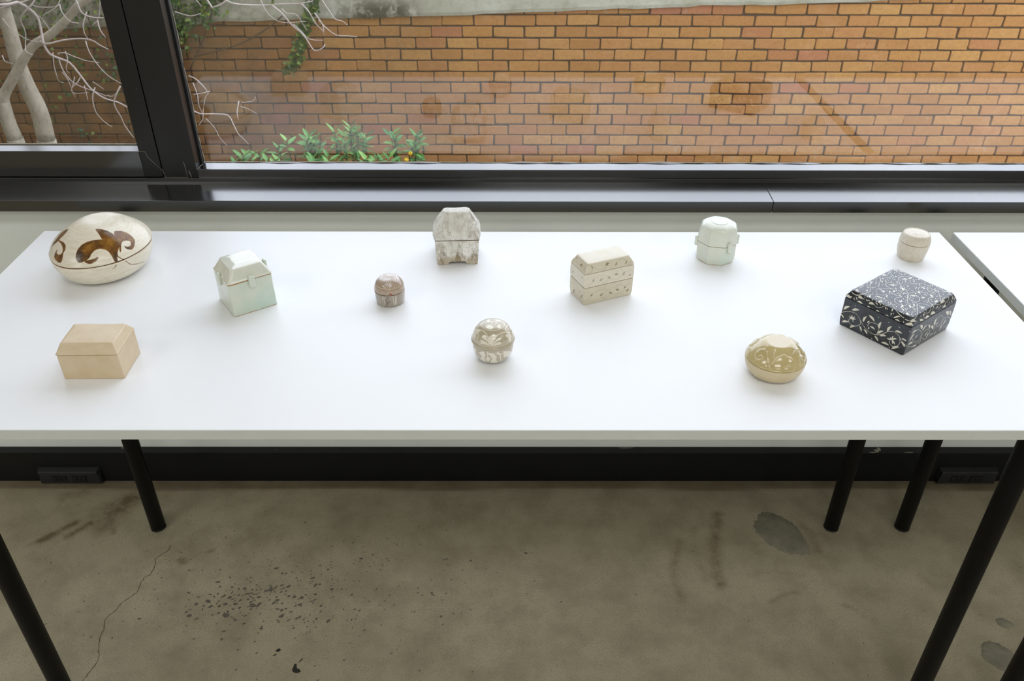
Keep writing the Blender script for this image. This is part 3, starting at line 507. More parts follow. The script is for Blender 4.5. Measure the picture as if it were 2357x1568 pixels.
def speckled(name, c1, c2, rough=.5, scale=60, spk=None, spk_scale=900, spk_size=.2, bump=.25, bdist=.0006, coat=0., spec=.5):
    M = Mat(name)
    f = M.noise(scale, 5, .65)
    col = M.mix(M.rng(f, .3, .7), c1, c2)
    if spk:
        v = M.voro(spk_scale); g = M.noise(scale * 2, 2)
        k = M.math('MULTIPLY', M.rng(v, spk_size, spk_size * .6), M.rng(g, .48, .58))
        col = M.mix(k, col, spk)
    M.set(Base_Color=col, Roughness=rough, Specular_IOR_Level=spec)
    if coat: M.set(Coat_Weight=coat, Coat_Roughness=.08)
    M.bump(M.noise(scale * 6, 4), bump, bdist)
    return M.m
# ---------------------------------------------------------------- room shell
WALL_Y, WIN_X0, WIN_X1, WIN_Z0, WIN_Z1, CEIL = 1.634, -3.2, 4.2, .7985, 2.75, 3.05
OUT_Y = 1.95
RX0, RX1, RY0 = -4.6, 5.4, -4.6
GROUND_Z = -1.9

M = Mat('wall_paint'); f = M.noise(3, 4)
M.set(Base_Color=M.mix(f, srgb(238, 243, 239), srgb(243, 247, 244)), Roughness=.75); M.bump(M.noise(180, 3), .15, .0006)
MAT_WALL = M.m
MAT_CEIL = simple('ceiling_paint', srgb(232, 232, 228), .8)
M = Mat('facade_render'); M.set(Base_Color=M.mix(M.noise(4, 5), srgb(170, 166, 156), srgb(190, 186, 176)), Roughness=.9)
MAT_FACADE = M.m

# window wall: four panels round the opening, inner plaster and outer render
def wall_with_hole(name, y0, y1, x0, x1, z0, z1, mat, sillcut=.03):
    return boxes(name, [(x0, x1, y0, y1, z0, WIN_Z0 - sillcut), (x0, x1, y0, y1, WIN_Z1, z1),
                        (x0, WIN_X0, y0, y1, WIN_Z0 - sillcut, WIN_Z1), (WIN_X1, x1, y0, y1, WIN_Z0 - sillcut, WIN_Z1)], mat)
w = wall_with_hole('wall_front', WALL_Y, 1.78, RX0, RX1, 0., CEIL, MAT_WALL)
tag(w, 'pale grey painted wall below and around the wide window', 'wall', kind='structure')
w = wall_with_hole('wall_facade', 1.78, OUT_Y, RX0 - .2, RX1 + .2, GROUND_Z, 3.3, MAT_FACADE, .13)
tag(w, 'rendered outer facade of the building around the window', 'wall', kind='structure')
for nm, b, lb in (('wall_left', (RX0 - .15, RX0, RY0, WALL_Y, 0, CEIL), 'white side wall of the gallery at the casement end'),
                  ('wall_right', (RX1, RX1 + .15, RY0, WALL_Y, 0, CEIL), 'white side wall of the gallery beyond the second table'),
                  ('wall_back', (RX0, RX1, RY0 - .15, RY0, 0, CEIL), 'white gallery wall facing the window')):
    tag(boxes(nm, [b], MAT_CEIL), lb, 'wall', kind='structure')
tag(boxes('ceiling', [(RX0, RX1, RY0, WALL_Y, CEIL, CEIL + .15)], MAT_CEIL), 'flat white ceiling of the gallery', 'ceiling', kind='structure')

# floor: fine grid near the tables carrying the stain fields, coarse outside
gx = np.concatenate([np.linspace(RX0, -1.5, 12), np.arange(-1.48, 1.5, .008), np.linspace(1.5, RX1, 14)])
gy = np.concatenate([np.linspace(RY0, .4, 14), np.arange(.41, 1.628, .008), [WALL_Y]])
X, Y = np.meshgrid(gx, gy)
V = np.stack([X, Y, np.zeros_like(X)], -1)
ny, nx = X.shape; idx = np.arange(nx * ny).reshape(ny, nx)
q = np.stack([idx[:-1, :-1], idx[:-1, 1:], idx[1:, 1:], idx[1:, :-1]], -1).reshape(-1, 4)
me = fast_mesh('floor', V.reshape(-1, 3), q)
XY = np.stack([X, Y], -1).reshape(-1, 2)
stain = np.zeros(len(XY)); dark = np.zeros(len(XY))
def soft(pts, w, amp, arr, pw=2):
    d = np.full(len(XY), 9.)
    for a, b in zip(pts[:-1], pts[1:]): d = np.minimum(d, seg_d(XY, a, b))
    arr += amp * np.exp(-(d / w) ** pw)
soft([(.521, 1.49), (.495, 1.40), (.480, 1.30), (.483, 1.27)], .016, .9, stain)
soft([(.455, 1.45), (.440, 1.36), (.45, 1.28)], .012, .3, stain)
soft([(.411, 1.398), (.381, 1.318), (.387, 1.226)], .012, .6, stain)
soft([(.58, 1.222), (.62, 1.244), (.656, 1.252)], .006, .6, stain)
soft([(.743, 1.217), (.762, 1.205), (.779, 1.185)], .006, .6, stain)
soft([(.56, 1.30), (.62, 1.31), (.68, 1.30)], .006, .35, stain)
soft([(.72, 1.46), (.735, 1.42), (.735, 1.37)], .012, .6, stain)
for a, b, w_, k in (((-1.115, 1.405), (-1.06, 1.465), .010, 1.3), ((-1.06, 1.42), (-1.025, 1.46), .010, 1.3), ((-1.14, 1.39), (-1.10, 1.43), .008, .6),
                    ((-.99, 1.45), (-.955, 1.54), .028, .9), ((-1.02, 1.50), (-.93, 1.56), .03, .6), ((-.965, 1.445), (-.955, 1.43), .006, 1.2),
                    ((-.766, 1.344), (-.756, 1.340), .010, 1.2), ((-.71, 1.372), (-.695, 1.374), .004, 1.2), ((-1.13, 1.55), (-1.09, 1.57), .02, .6),
                    ((-.7, 1.585), (-.3, 1.60), .012, .7), ((-.9, 1.60), (-.8, 1.59), .012, .8), ((.1, 1.60), (.9, 1.60), .010, .4)):
    soft([a, b], w_, k, stain)
add_attr(me, 'stain', stain)
strip = np.clip((XY[:, 1] - 1.578 - .004 * np.sin(XY[:, 0] * 9)) / .004, 0, 1)
add_attr(me, 'edge_strip', strip)
M = Mat('concrete_floor')
big = M.noise(1.6, 5, .6); mid = M.noise(9, 6, .65); fine = M.noise(380, 4, .75)
col = M.mix(M.rng(big, .3, .7), srgb(166, 157, 132), srgb(188, 179, 154))
col = M.mix(M.rng(mid, .42, .7, 0, .7), col, srgb(136, 126, 104))
col = M.mix(M.rng(fine, .38, .66, .0, .6), col, srgb(112, 104, 88))
pits = M.math('MULTIPLY', M.rng(M.voro(150), .17, .08), M.rng(M.noise(11, 3), .42, .58))
col = M.mix(M.math('MULTIPLY', pits, .55), col, srgb(70, 66, 60))
pale = M.math('MULTIPLY', M.rng(M.voro(60, M.vec((1.3, 1.1, 1))), .09, .05), M.rng(M.noise(21, 2), .55, .65))
col = M.mix(M.math('MULTIPLY', pale, .5), col, srgb(205, 200, 188))
sn = M.math('MULTIPLY', M.attr('stain'), M.rng(M.noise(45, 5, .7), .2, .7))
col = M.mix(M.rng(sn, .05, .9, 0, .8), col, srgb(88, 72, 46))
col = M.mix(M.math('MULTIPLY', M.attr('edge_strip'), M.rng(M.noise(12, 5), .2, .6, .35, .8)), col, srgb(108, 94, 74))
M.set(Base_Color=col, Roughness=M.rng(mid, .3, .8, .42, .62), Specular_IOR_Level=.35)
M.bump(M.math('ADD', fine, M.math('MULTIPLY', mid, 2.)), .12, .0015)
floor = link('floor', me, M.m, smooth=False)
tag(floor, 'worn grey-brown concrete floor with scuffs, stains and exposed aggregate', 'floor', kind='structure')

def flat_poly(name, polys, z, mat, parent, smooth=False):
    V, F = [], []
    for p in polys:
        F.append(list(range(len(V), len(V) + len(p)))); zz_ = z + .0004 * ((len(F) * 37 % 101) / 101) * (len(polys) > 1); V += [(x, y, zz_) for x, y in p]
    me = bpy.data.meshes.new(name); me.from_pydata(V, [], F); me.update()
    return link(name, me, mat, parent, smooth=False)
MAT_CHIP = speckled('dark_aggregate', srgb(86, 80, 72), srgb(110, 102, 92), .6, 200, bump=.1)
chips = []; rc = random.Random(11)
def chip(x, y, s):
    n = rc.randint(5, 8); a0 = rc.random() * 6; st = rc.uniform(.3, .8); an = rc.gauss(.5, .5); o = []
    for k in range(n):
        a = a0 + 2 * math.pi * k / n; r = s * rc.uniform(.65, 1.1)
        u, v = r * math.cos(a), r * math.sin(a) * st
        o.append((x + u * math.cos(an) - v * math.sin(an), y + u * math.sin(an) + v * math.cos(an)))
    if sum(o[i][0] * o[(i + 1) % n][1] - o[(i + 1) % n][0] * o[i][1] for i in range(n)) < 0: o.reverse()
    return o
for i in range(190):
    x = rc.gauss(-.555, .09); y = 1.225 + (x + .555) * .14 + rc.gauss(0, .038)
    chips.append(chip(x, y, abs(rc.gauss(.0026, .0018)) + .0012))
for i in range(420):
    x = rc.gauss(-.46, .24); y = rc.gauss(1.26, .10)
    chips.append(chip(x, y, abs(rc.gauss(.0016, .0008)) + .0006))
for i in range(240):
    chips.append(chip(rc.uniform(-1.2, 1.2), rc.uniform(.95, 1.5), abs(rc.gauss(.0010, .0005)) + .0004))
o = flat_poly('aggregate_chip', chips, .0004, MAT_CHIP, floor); o['kind'] = 'stuff'
MAT_TAR = simple('dark_tar_spot', srgb(40, 36, 30), .55)
flat_poly('tar_spot', [[(-.443, 1.052), (-.437, 1.047), (-.430, 1.046), (-.424, 1.050), (-.428, 1.055), (-.434, 1.058), (-.437, 1.068), (-.441, 1.068)]], .0005, MAT_TAR, floor)
flat_poly('tar_spot', [[(-.434, 1.071), (-.431, 1.072), (-.425, 1.080), (-.428, 1.081)]], .0005, MAT_TAR, floor)
flat_poly('tar_spot', [[(-.487, 1.098), (-.481, 1.096), (-.476, 1.101), (-.480, 1.105), (-.485, 1.103)]], .0005, MAT_TAR, floor)
flat_poly('tar_spot', [[(-.491, 1.087), (-.486, 1.087), (-.482, 1.091), (-.486, 1.091)]], .0005, MAT_TAR, floor)
# hairline crack: a thin ribbon
cr_pts = smooth2([(-.807, 1.391), (-.804, 1.377), (-.823, 1.353), (-.82, 1.331), (-.82, 1.306), (-.833, 1.287), (-.832, 1.256), (-.843, 1.238), (-.854, 1.223), (-.863, 1.199), (-.874, 1.18), (-.869, 1.152), (-.867, 1.125), (-.857, 1.098), (-.849, 1.077), (-.856, 1.049), (-.861, 1.029), (-.861, 1.007), (-.872, .97), (-.868, .93)])
L_, R_ = [], []
for i, p in enumerate(cr_pts):
    a = cr_pts[max(i - 1, 0)]; b = cr_pts[min(i + 1, len(cr_pts) - 1)]; d = np.array(b) - np.array(a); d = d / (np.linalg.norm(d) + 1e-9)
    n_ = np.array([-d[1], d[0]]) * rc.uniform(.0004, .0010); j = np.array([rc.gauss(0, .0010), rc.gauss(0, .0010)])
    L_.append(tuple(np.array(p) + n_ + j)); R_.append(tuple(np.array(p) - n_ + j))
V = [(x, y, .0004) for x, y in L_ + R_]; n = len(L_)
me = bpy.data.meshes.new('crack'); me.from_pydata(V, [], [(i, n + i, n + i + 1, i + 1) for i in range(n - 1)]); me.update()
link('crack', me, simple('crack_dark', srgb(84, 76, 62), .9), floor, smooth=False)
# cement patches
MAT_PATCH = speckled('grey_cement_patch', srgb(112, 109, 94), srgb(142, 137, 118), .7, 26, bump=.6, bdist=.003)
def patch(poly):
    P = [Vector((x, y)) for x, y in smooth2(poly[-2:] + poly + poly[:2], 3)[6:6 + 3 * len(poly)]]
    c = sum(P, Vector((0, 0))) / len(P); V = []; F = []; n = len(P)
    if sum(P[i].cross(P[(i + 1) % n]) for i in range(n)) < 0: P.reverse()
    for k, (s, z) in enumerate(((1, .0002), (.93, .0018), (.6, .0022))):
        V += [tuple((c + (p - c) * s * (1 + rc.gauss(0, .03)))) + (z,) for p in P]
    for k in range(2):
        for i in range(n): F.append((k * n + i, k * n + (i + 1) % n, (k + 1) * n + (i + 1) % n, (k + 1) * n + i))
    F.append(tuple(range(2 * n, 3 * n)))
    me = bpy.data.meshes.new('cement_patch'); me.from_pydata(V, [], F); me.update()
    o = link('cement_patch', me, MAT_PATCH, floor); return o
def blob(cx, cy, a, b, ang, n=22):
    o = []
    for k in range(n):
        t = 2 * math.pi * k / n; r = 1 + .05 * math.sin(3 * t + 1) + .04 * math.sin(5 * t) + rc.gauss(0, .02)
        u, v = a * r * math.cos(t), b * r * math.sin(t)
        o.append((cx + u * math.cos(ang) - v * math.sin(ang), cy + u * math.sin(ang) + v * math.cos(ang)))
    return o
patch(blob(.660, 1.428, .074, .050, math.radians(-60)))
patch(blob(1.078, 1.166, .018, .012, -.4, 14))
patch(blob(1.028, 1.082, .042, .032, -.9))

# baseboard
M = Mat('black_skirting_paint')
chipm = M.math('MULTIPLY', M.rng(M.noise(28, 6, .75), .66, .70), M.rng(M.noise(5, 2), .5, .6))
M.set(Base_Color=M.mix(chipm, srgb(15, 16, 18), srgb(120, 116, 104)), Roughness=.42, Specular_IOR_Level=.3)
M.bump(M.noise(60, 3), .2, .001)
MAT_SKIRT = M.m
bb = boxes('baseboard_front', [(RX0, RX1, 1.6096, WALL_Y, 0, .0972)], MAT_SKIRT, bevel=.0015)
tag(bb, 'black painted skirting board along the window wall', 'baseboard', kind='structure')
# paint line drips on the skirting
me = bpy.data.meshes.new('paint_chip')
bmx = bmesh.new()
for x, y, w_, h_ in ((.940, 1.618, .006, .010), (.928, 1.612, .010, .004), (.948, 1.624, .004, .012), (-.98, 1.628, .008, .003), (.3, 1.629, .02, .002), (1.02, 1.612, .012, .003)):
    vs = [bmx.verts.new((x + w_ * math.cos(a) * (1 + .3 * math.sin(3 * a)), y + h_ * .6 * math.sin(a), .0976)) for a in np.linspace(0, 2 * np.pi, 10, endpoint=False)]
    bmx.faces.new(vs)
bmx.to_mesh(me); bmx.free()
link('paint_chip', me, simple('flaked_paint', srgb(150, 146, 132), .8), bb, smooth=False)['kind'] = 'stuff'

# power outlets on the skirting
MAT_OUTLET = simple('black_outlet_plastic', srgb(30, 31, 33), .45)
MAT_OUTLET2 = simple('dark_socket_plastic', srgb(14, 14, 15), .5)
def outlet(x0, x1, label):
    e = empty('power_outlet', ((x0 + x1) / 2, 1.6096, 0)); h = (x1 - x0) / 2
    prof = [(0, .004), (-.012, .004), (-.014, .007), (-.014, .036), (-.017, .041), (-.015, .045), (0, .050)]
    V = []; F = []; n = len(prof)
    for sx in (-h, h):
        k = .004 if sx < 0 else -.004
        V += [(sx + (k if py < -.0139 else 0), py, pz) for py, pz in prof]
    F = [(i, i + 1, n + i + 1, n + i) for i in range(n - 1)] + [list(range(n))[::-1], list(range(n, 2 * n))]
    me = bpy.data.meshes.new('outlet_housing'); me.from_pydata(V, [], F); me.update()
    link('outlet_housing', me, MAT_OUTLET, e, smooth=False)
    boxes('hinged_cover', [(-h * .9, h * .9, -.0185, -.0165, .036, .043)], MAT_OUTLET, e, .0006)
    for cx in (-h * .32, h * .32):
        s = boxes('socket', [(cx - .018, cx + .018, -.0165, -.0135, .012, .032)], MAT_OUTLET2, e, .001)
        boxes('socket_slot', [(cx - .007, cx - .004, -.0172, -.016, .018, .026), (cx + .004, cx + .007, -.0172, -.016, .018, .026)], MAT_SKIRT, s)
    tag(e, label, 'power outlet')
outlet(-1.205, -1.048, 'black double power outlet on the skirting, left of the first table leg pair')
outlet(1.11, 1.26, 'black power outlet on the skirting behind the second table legs')

# ---------------------------------------------------------------- window
M = Mat('black_aluminium')
dust = M.rng(M.voro(70), .035, .02)
dust = M.math('MULTIPLY', dust, M.rng(M.noise(30, 1), .6, .64))
streak = M.noise(40, 4, .6, M.vec((.06, 1, 1)))
M.set(Base_Color=M.mix(dust, (.0065, .0062, .006), (.5, .5, .48)), Roughness=M.rng(streak, .3, .7, .16, .19), Specular_IOR_Level=1.0, Coat_Weight=.55, Coat_Roughness=.1)
MAT_ALU = M.m
def alu(name, rough, spec, coat):
    M = Mat(name)
    dust = M.math('MULTIPLY', M.rng(M.voro(70), .035, .02), M.rng(M.noise(30, 1), .6, .64))
    M.set(Base_Color=M.mix(dust, (.0065, .0062, .006), (.5, .5, .48)), Roughness=rough, Specular_IOR_Level=spec, Coat_Weight=coat, Coat_Roughness=rough * .8)
    return M.m
MAT_SILL = alu('black_sill_metal', .22, 1.0, 1.0); MAT_MULL = alu('black_mullion_metal', .34, .45, 0.)
def glass_mat(name='window_glass', tint=(.985, .992, .988)):
    M = Mat(name); t = M.t
    t.nodes.remove(M.b)
    lw = M.n('LayerWeight'); lw.inputs['Blend'].default_value = .5
    p5 = M.math('POWER', lw.outputs['Facing'], 5.0)
    fac = M.math('ADD', M.math('MULTIPLY', p5, .935), .065)
    tr = M.n('BsdfTransparent'); tr.inputs[0].default_value = (*tint, 1)
    gl = M.n('BsdfGlossy'); gl.inputs['Roughness'].default_value = 0; gl.inputs[0].default_value = (1, 1, 1, 1)
    mx = M.n('MixShader'); M.l(fac, mx.inputs[0]); M.l(tr.outputs[0], mx.inputs[1]); M.l(gl.outputs[0], mx.inputs[2])
    M.l(mx.outputs[0], M.out.inputs[0]); return M.m
MAT_GLASS = glass_mat(); MAT_GLASS_T = glass_mat('grey_tinted_glass', (.88, .88, .87))
MAT_SEAL = speckled('weathered_sealant', srgb(190, 182, 165), srgb(160, 152, 138), .8, 80, bump=.5)
MAT_GASKET = simple('black_rubber_gasket', (.006, .006, .006), .6)
FY, GY = 1.678, 1.719        # front of the frame, glass
XM_L, XM_R, X_ST = -.7328, -.6596, -.7726
win = empty('window_1', (1.8, FY, .80)); tag(win, 'large fixed window pane in a black aluminium frame', 'window', kind='structure')
def wpart(nm, bs, mat, parent, bevel=.0012):
    o = boxes(nm, bs, mat, None, bevel); o.parent = parent
    o.matrix_parent_inverse = Matrix.Translation(-Vector(parent.location)); return o
wpart('frame_rail', [(XM_R, WIN_X1, FY, GY + .004, .8112, .8310)], MAT_ALU, win)
wpart('frame_rail', [(XM_R, WIN_X1, FY, GY + .05, WIN_Z1 - .05, WIN_Z1)], MAT_ALU, win)
wpart('frame_base', [(WIN_X0, WIN_X1, 1.6735, GY + .004, .798, .8125)], MAT_ALU, win, .0008)
wpart('frame_stile', [(WIN_X1 - .06, WIN_X1, FY, GY + .05, .82, WIN_Z1)], MAT_ALU, win)
wpart('mullion', [(XM_L + .0012, XM_R, FY - .0004, GY + .004, .8125, WIN_Z1)], MAT_MULL, win, .001)
wpart('glass_pane', [(XM_R - .010, WIN_X1 - .05, GY + .0045, GY + .0105, .815, WIN_Z1 - .045)], MAT_GLASS, win, 0)
wpart('gasket', [(XM_R, XM_R + .0042, GY - .012, GY - .0005, .8310, WIN_Z1 - .05)], MAT_GASKET, win, 0)
# wavy off-white sealant bead along the foot and the mullion side of the pane
pts = [(x, GY - .0018, .8322 + .0006 * math.sin(x * 23) + .0004 * math.sin(x * 61)) for x in np.arange(XM_R + .006, WIN_X1 - .06, .02)]
o = link('sealant_bead', tube_mesh('sealant_bead', pts, [.0011 + .0004 * math.sin(i * 1.7) for i in range(len(pts))], 6), MAT_SEAL); o.parent = win; o.matrix_parent_inverse = Matrix.Translation(-Vector(win.location))
pts = [(XM_R + .0046 + .0009 * math.sin(z * 47), GY - .0016, z) for z in np.arange(.833, 1.5, .012)]
o = link('sealant_bead', tube_mesh('sealant_bead', pts, [.0008 + .0005 * math.sin(i * 2.1) for i in range(len(pts))], 6), MAT_SEAL); o.parent = win; o.matrix_parent_inverse = Matrix.Translation(-Vector(win.location))
# pale joint lines where the profiles are mitred
MAT_JOINT = simple('dusty_joint_filler', srgb(150, 145, 130), .9)
def joint(p, q, r=.0005):
    o = link('joint_line', tube_mesh('joint_line', [p, q], [r, r], 5), MAT_JOINT); o.parent = win; o.matrix_parent_inverse = Matrix.Translation(-Vector(win.location))
joint((-.7328, FY - .0006, .8130), (-.6815, FY - .0006, .8130), .0004)
joint((-.6815, FY - .0008, .813), (-.6835, FY - .0008, .848), .0004)
joint((-.6735, FY - .0008, .813), (-.6765, FY - .0008, .828), .0007)
joint((XM_R, FY, .8312), (XM_R + .004, GY - .012, .8312), .0005)

sash = empty('window_2', (-1.9, FY, .80)); tag(sash, 'opening casement window sash beside the mullion, tree outside it', 'window', kind='structure')
SX0 = WIN_X0 + .05
wpart('sash_rail', [(SX0, X_ST, FY, GY + .004, .8135, .8703)], MAT_ALU, sash)
wpart('sash_rail', [(SX0, X_ST, FY, GY + .04, WIN_Z1 - .07, WIN_Z1 - .01)], MAT_ALU, sash)
wpart('sash_stile', [(X_ST, XM_L - .0012, FY, GY + .004, .8135, WIN_Z1 - .01)], MAT_MULL, sash)
wpart('sash_stile', [(SX0 - .045, SX0, FY, GY + .04, .8135, WIN_Z1 - .01)], MAT_ALU, sash)
wpart('glass_pane', [(SX0 - .004, X_ST + .010, GY + .0045, GY + .0105, .855, WIN_Z1 - .065)], MAT_GLASS_T, sash, 0)
o = wpart('sealant_bead', [(SX0, X_ST, GY - .003, GY - .0003, .8703, .8726)], MAT_SEAL, sash, .0006)
pts = [(-.7720, FY - .0006, .8700), (-.7592, FY - .0006, .8698), (-.7562, FY - .0006, .858), (-.7350, FY - .0006, .8318), (-.7320, FY - .0006, .829), (-.7280, FY - .0008, .813)]
for a, b in zip(pts[:-1], pts[1:]):
    o = link('joint_line', tube_mesh('joint_line', [a, b], [.0004, .0004], 5), MAT_JOINT); o.parent = sash; o.matrix_parent_inverse = Matrix.Translation(-Vector(sash.location))

# black metal window board
bms = bmesh.new()
for xa, xb in ((WIN_X0, .545), (.5458, WIN_X1)):
    bm_box(bms, xa, xb, 1.590, 1.690, .7742, .7985)
for v_ in bms.verts:
    if v_.co.y > 1.65 and v_.co.z > .79: v_.co.z = .8060
bmesh.ops.bevel(bms, geom=bms.edges[:], offset=.001, segments=2, affect='EDGES', profile=.6)
me = bpy.data.meshes.new('trim_1'); bms.to_mesh(me); bms.free()
sill = link('trim_1', me, MAT_SILL, smooth=False)
tag(sill, 'glossy black metal window sill along the wall', 'window sill', kind='structure')

# ---------------------------------------------------------------- unseen fill panels added to light the room
MAT_FILL = simple('fill_housing', (.75, .75, .74), .4)
M = Mat('fill_diffuser'); M.set(Base_Color=(.9, .9, .88), Roughness=.5, Emission_Color=(1, .98, .93), Emission_Strength=.5); MAT_DIFF = M.m
for i, (lx, ly) in enumerate([(x_, y_) for y_ in (-.5, -2.0, -3.5) for x_ in (-2.4, .4, 3.2)]):
    e = empty('fill_panel', (lx, ly, CEIL)); tag(e, 'unseen flat white fill light panel added under the ceiling, with a frosted diffuser', 'fill_lamp', 'added fill lights of the gallery')
    boxes('housing', [(-.62, .62, -.32, .32, -.05, 0)], MAT_FILL, e, .004)
    boxes('diffuser', [(-.60, .60, -.30, .30, -.056, -.05)], MAT_DIFF, e)
    ld = bpy.data.lights.new('fill_light', 'AREA'); ld.shape = 'RECTANGLE'; ld.size = 1.2; ld.size_y = .6; ld.energy = FILL_POWER; ld.color = (1, 1, .97)
    lo = bpy.data.objects.new('fill_light', ld); COL.objects.link(lo); lo.parent = e; lo.location = (0, 0, -.062)
# ---------------------------------------------------------------- courtyard
BY = 6.94
M = Mat('courtyard_soil'); M.set(Base_Color=M.mix(M.noise(4, 6), srgb(96, 84, 66), srgb(128, 116, 96)), Roughness=.95)
tag(boxes('ground_courtyard', [(-9, 9, OUT_Y, 7.3, GROUND_Z - .2, GROUND_Z)], M.m), 'bare earth ground of the narrow courtyard', 'ground', kind='structure')
M = Mat('blocker_render'); M.set(Base_Color=M.mix(M.noise(2, 5), srgb(120, 112, 100), srgb(140, 134, 122)), Roughness=.9)
tag(boxes('wall_sky_blocker', [(-9.0, -4.75, OUT_Y + .02, 7.3, GROUND_Z, 9.5)], M.m), 'tall unseen rendered wall added to block the sky left of the courtyard', 'wall', kind='structure')  # out of view, added to keep skylight off the courtyard's left side

tag(boxes('wall_shade_storey', [(-4.75, .3, 1.70, OUT_Y, 3.3, 9.2)], MAT_FACADE), 'unseen rendered upper storey added to shade the left of the courtyard', 'wall', kind='structure')  # unseen storey added above the window to shade the left bricks
M = Mat('old_mortar'); M.set(Base_Color=M.mix(M.noise(18, 5), srgb(70, 56, 42), srgb(104, 86, 64)), Roughness=.95); M.bump(M.noise(120, 4), .6, .004)
bw = boxes('wall_courtyard', [(-7, 7, BY + .014, 7.25, GROUND_Z, .16)], M.m)
tag(bw, 'weathered tan brick boundary wall outside the window', 'wall', kind='structure')

M = Mat('tan_brick')
oi = M.n('ObjectInfo').outputs['Random']; gi = M.n('NewGeometry').outputs['Random Per Island']
rr = M.math('FRACT', M.math('ADD', oi, gi)); r2_ = M.math('FRACT', M.math('MULTIPLY', rr, 7.31)); r3_ = M.math('FRACT', M.math('MULTIPLY', rr, 23.7))
base = M.ramp(rr, [(0, srgb(184, 130, 68)), (.25, srgb(198, 144, 76)), (.5, srgb(194, 137, 78)), (.8, srgb(206, 156, 88)), (.95, srgb(192, 130, 80)), (1, srgb(186, 118, 92))])
gp = M.co('Object'); pos = M.n('NewGeometry').outputs['Position']
n1 = M.noise(5, 5, .65, pos); n2 = M.noise(38, 5, .7, pos); n3 = M.noise(1.1, 3, .5, pos)
base = M.mix(M.rng(n2, .38, .68, 0, .45), base, srgb(150, 102, 48))
base = M.mix(M.math('MULTIPLY', M.rng(n1, .55, .75), .4), base, srgb(222, 176, 126))
grey = M.math('MULTIPLY', M.rng(M.noise(24, 4, .6, M.vec((1.5, 1, .35), 'Object')), .6, .66), M.rng(n1, .5, .6))
base = M.mix(M.math('MULTIPLY', grey, .55), base, srgb(176, 166, 150))
base = M.mix(M.math('MULTIPLY', M.rng(M.noise(60, 4, .7, pos), .62, .70), .5), base, srgb(120, 82, 48))
base = M.mix(M.math('MULTIPLY', M.rng(r3_, .0, 1), .30), base, srgb(168, 110, 62))
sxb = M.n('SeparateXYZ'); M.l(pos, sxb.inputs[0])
shade_left = M.math('MULTIPLY', M.rng(M.math('ADD', sxb.outputs['X'], M.rng(n3, .2, .8, -.9, .9)), -.3, -2.8), M.rng(n1, .25, .6, .45, 1))  # shade painted into the brick colour, deeper towards the left, mottled by noise
base = M.mix(M.math('MULTIPLY', shade_left, .72), base, srgb(74, 58, 38))
M.set(Base_Color=base, Roughness=.88); M.bump(n2, .35, .004)
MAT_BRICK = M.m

rb = random.Random(5)
def brick_bm(bm, cx, cz, L, H, j=1.0):
    d = .05
    x0, x1, z0, z1 = cx - L / 2, cx + L / 2, cz - H / 2, cz + H / 2
    b = .0035
    def jj(s=.0016): return rb.gauss(0, s) * j
    y = BY + rb.gauss(0, .0018)
    fr = [(x0 + b + jj(), z0 + b + jj()), (x1 - b + jj(), z0 + b + jj()), (x1 - b + jj(), z1 - b + jj()), (x0 + b + jj(), z1 - b + jj())]
    # worn corners: eight points on the face
    P = []
    k = [abs(rb.gauss(.006, .003)) for _ in range(4)]
    (ax, az), (bx, bz), (cx_, cz_), (dx, dz) = fr
    P = [(ax + k[0], az), (bx - k[1], bz), (bx, bz + k[1] * .7), (cx_, cz_ - k[2] * .7), (cx_ - k[2], cz_), (dx + k[3], dz), (dx, dz - k[3] * .7), (ax, az + k[0] * .7)]
    f = [bm.verts.new((x, y, z)) for x, z in P]
    mx = (x0 + x1) / 2; mz = (z0 + z1) / 2
    o = [bm.verts.new((mx + (x - mx) * (1 + b / (L / 2)), y + b, mz + (z - mz) * (1 + b / (H / 2)))) for x, z in P]
    bk = [bm.verts.new((v.co.x, y + d, v.co.z)) for v in o]
    bm.faces.new(f)
    for A, B in ((f, o), (o, bk)):
        for i in range(8): bm.faces.new((A[i], B[i], B[(i + 1) % 8], A[(i + 1) % 8]))
def conc_z(x):
    xs = (-7, -4.05, -3.25, -2.45, -2.28, -1.57, -1.29, -.78, -.15, .57, 1.57, 2.29, 2.91, 7)
    zs = (-.20, -.163, -.144, -.122, -.102, -.077, -.07, -.059, -.034, -.006, .03, .044, .071, .25)
    return float(np.interp(x, xs, zs))
COURSE, PITCH = .0896, .2478
brick_list = []
for k in range(-3, 20):
    zt = -.0385 - COURSE * k; zc = zt - COURSE / 2
    if zt < GROUND_Z: break
    off = -.037 if k == 0 else (-.122 if k % 2 else .002)
    off += rb.gauss(0, .006)
    for i in range(-28, 29):
        xc = off + PITCH * (i + .5)
        if abs(xc) > 6.9 or zc - COURSE / 2 > conc_z(xc) + .02: continue
        brick_list.append((xc + rb.gauss(0, .0015), zc + rb.gauss(0, .0012), PITCH - .0105 + rb.gauss(0, .002), COURSE - .0115 + rb.gauss(0, .0012)))
def project(p):
    q_ = cam.matrix_world.inverted() @ Vector(p)
    return 1178.5 + CAM_F * q_.x / -q_.z, 784 - CAM_F * q_.y / -q_.z
cand = []
for i, (x, z, L, H) in enumerate(brick_list):
    u, v = project((x, BY, z))
    if 500 < u < 2345 and 14 < v < 362 and z + H / 2 < conc_z(x) + .01: cand.append((v, i))
cand.sort(); single = set(i for _, i in cand[:300])
protos = []
for k in range(12):
    bm = bmesh.new(); brick_bm(bm, 0, 0, .2373, .0781)
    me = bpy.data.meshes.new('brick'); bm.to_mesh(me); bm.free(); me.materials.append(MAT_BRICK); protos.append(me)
bm = bmesh.new()
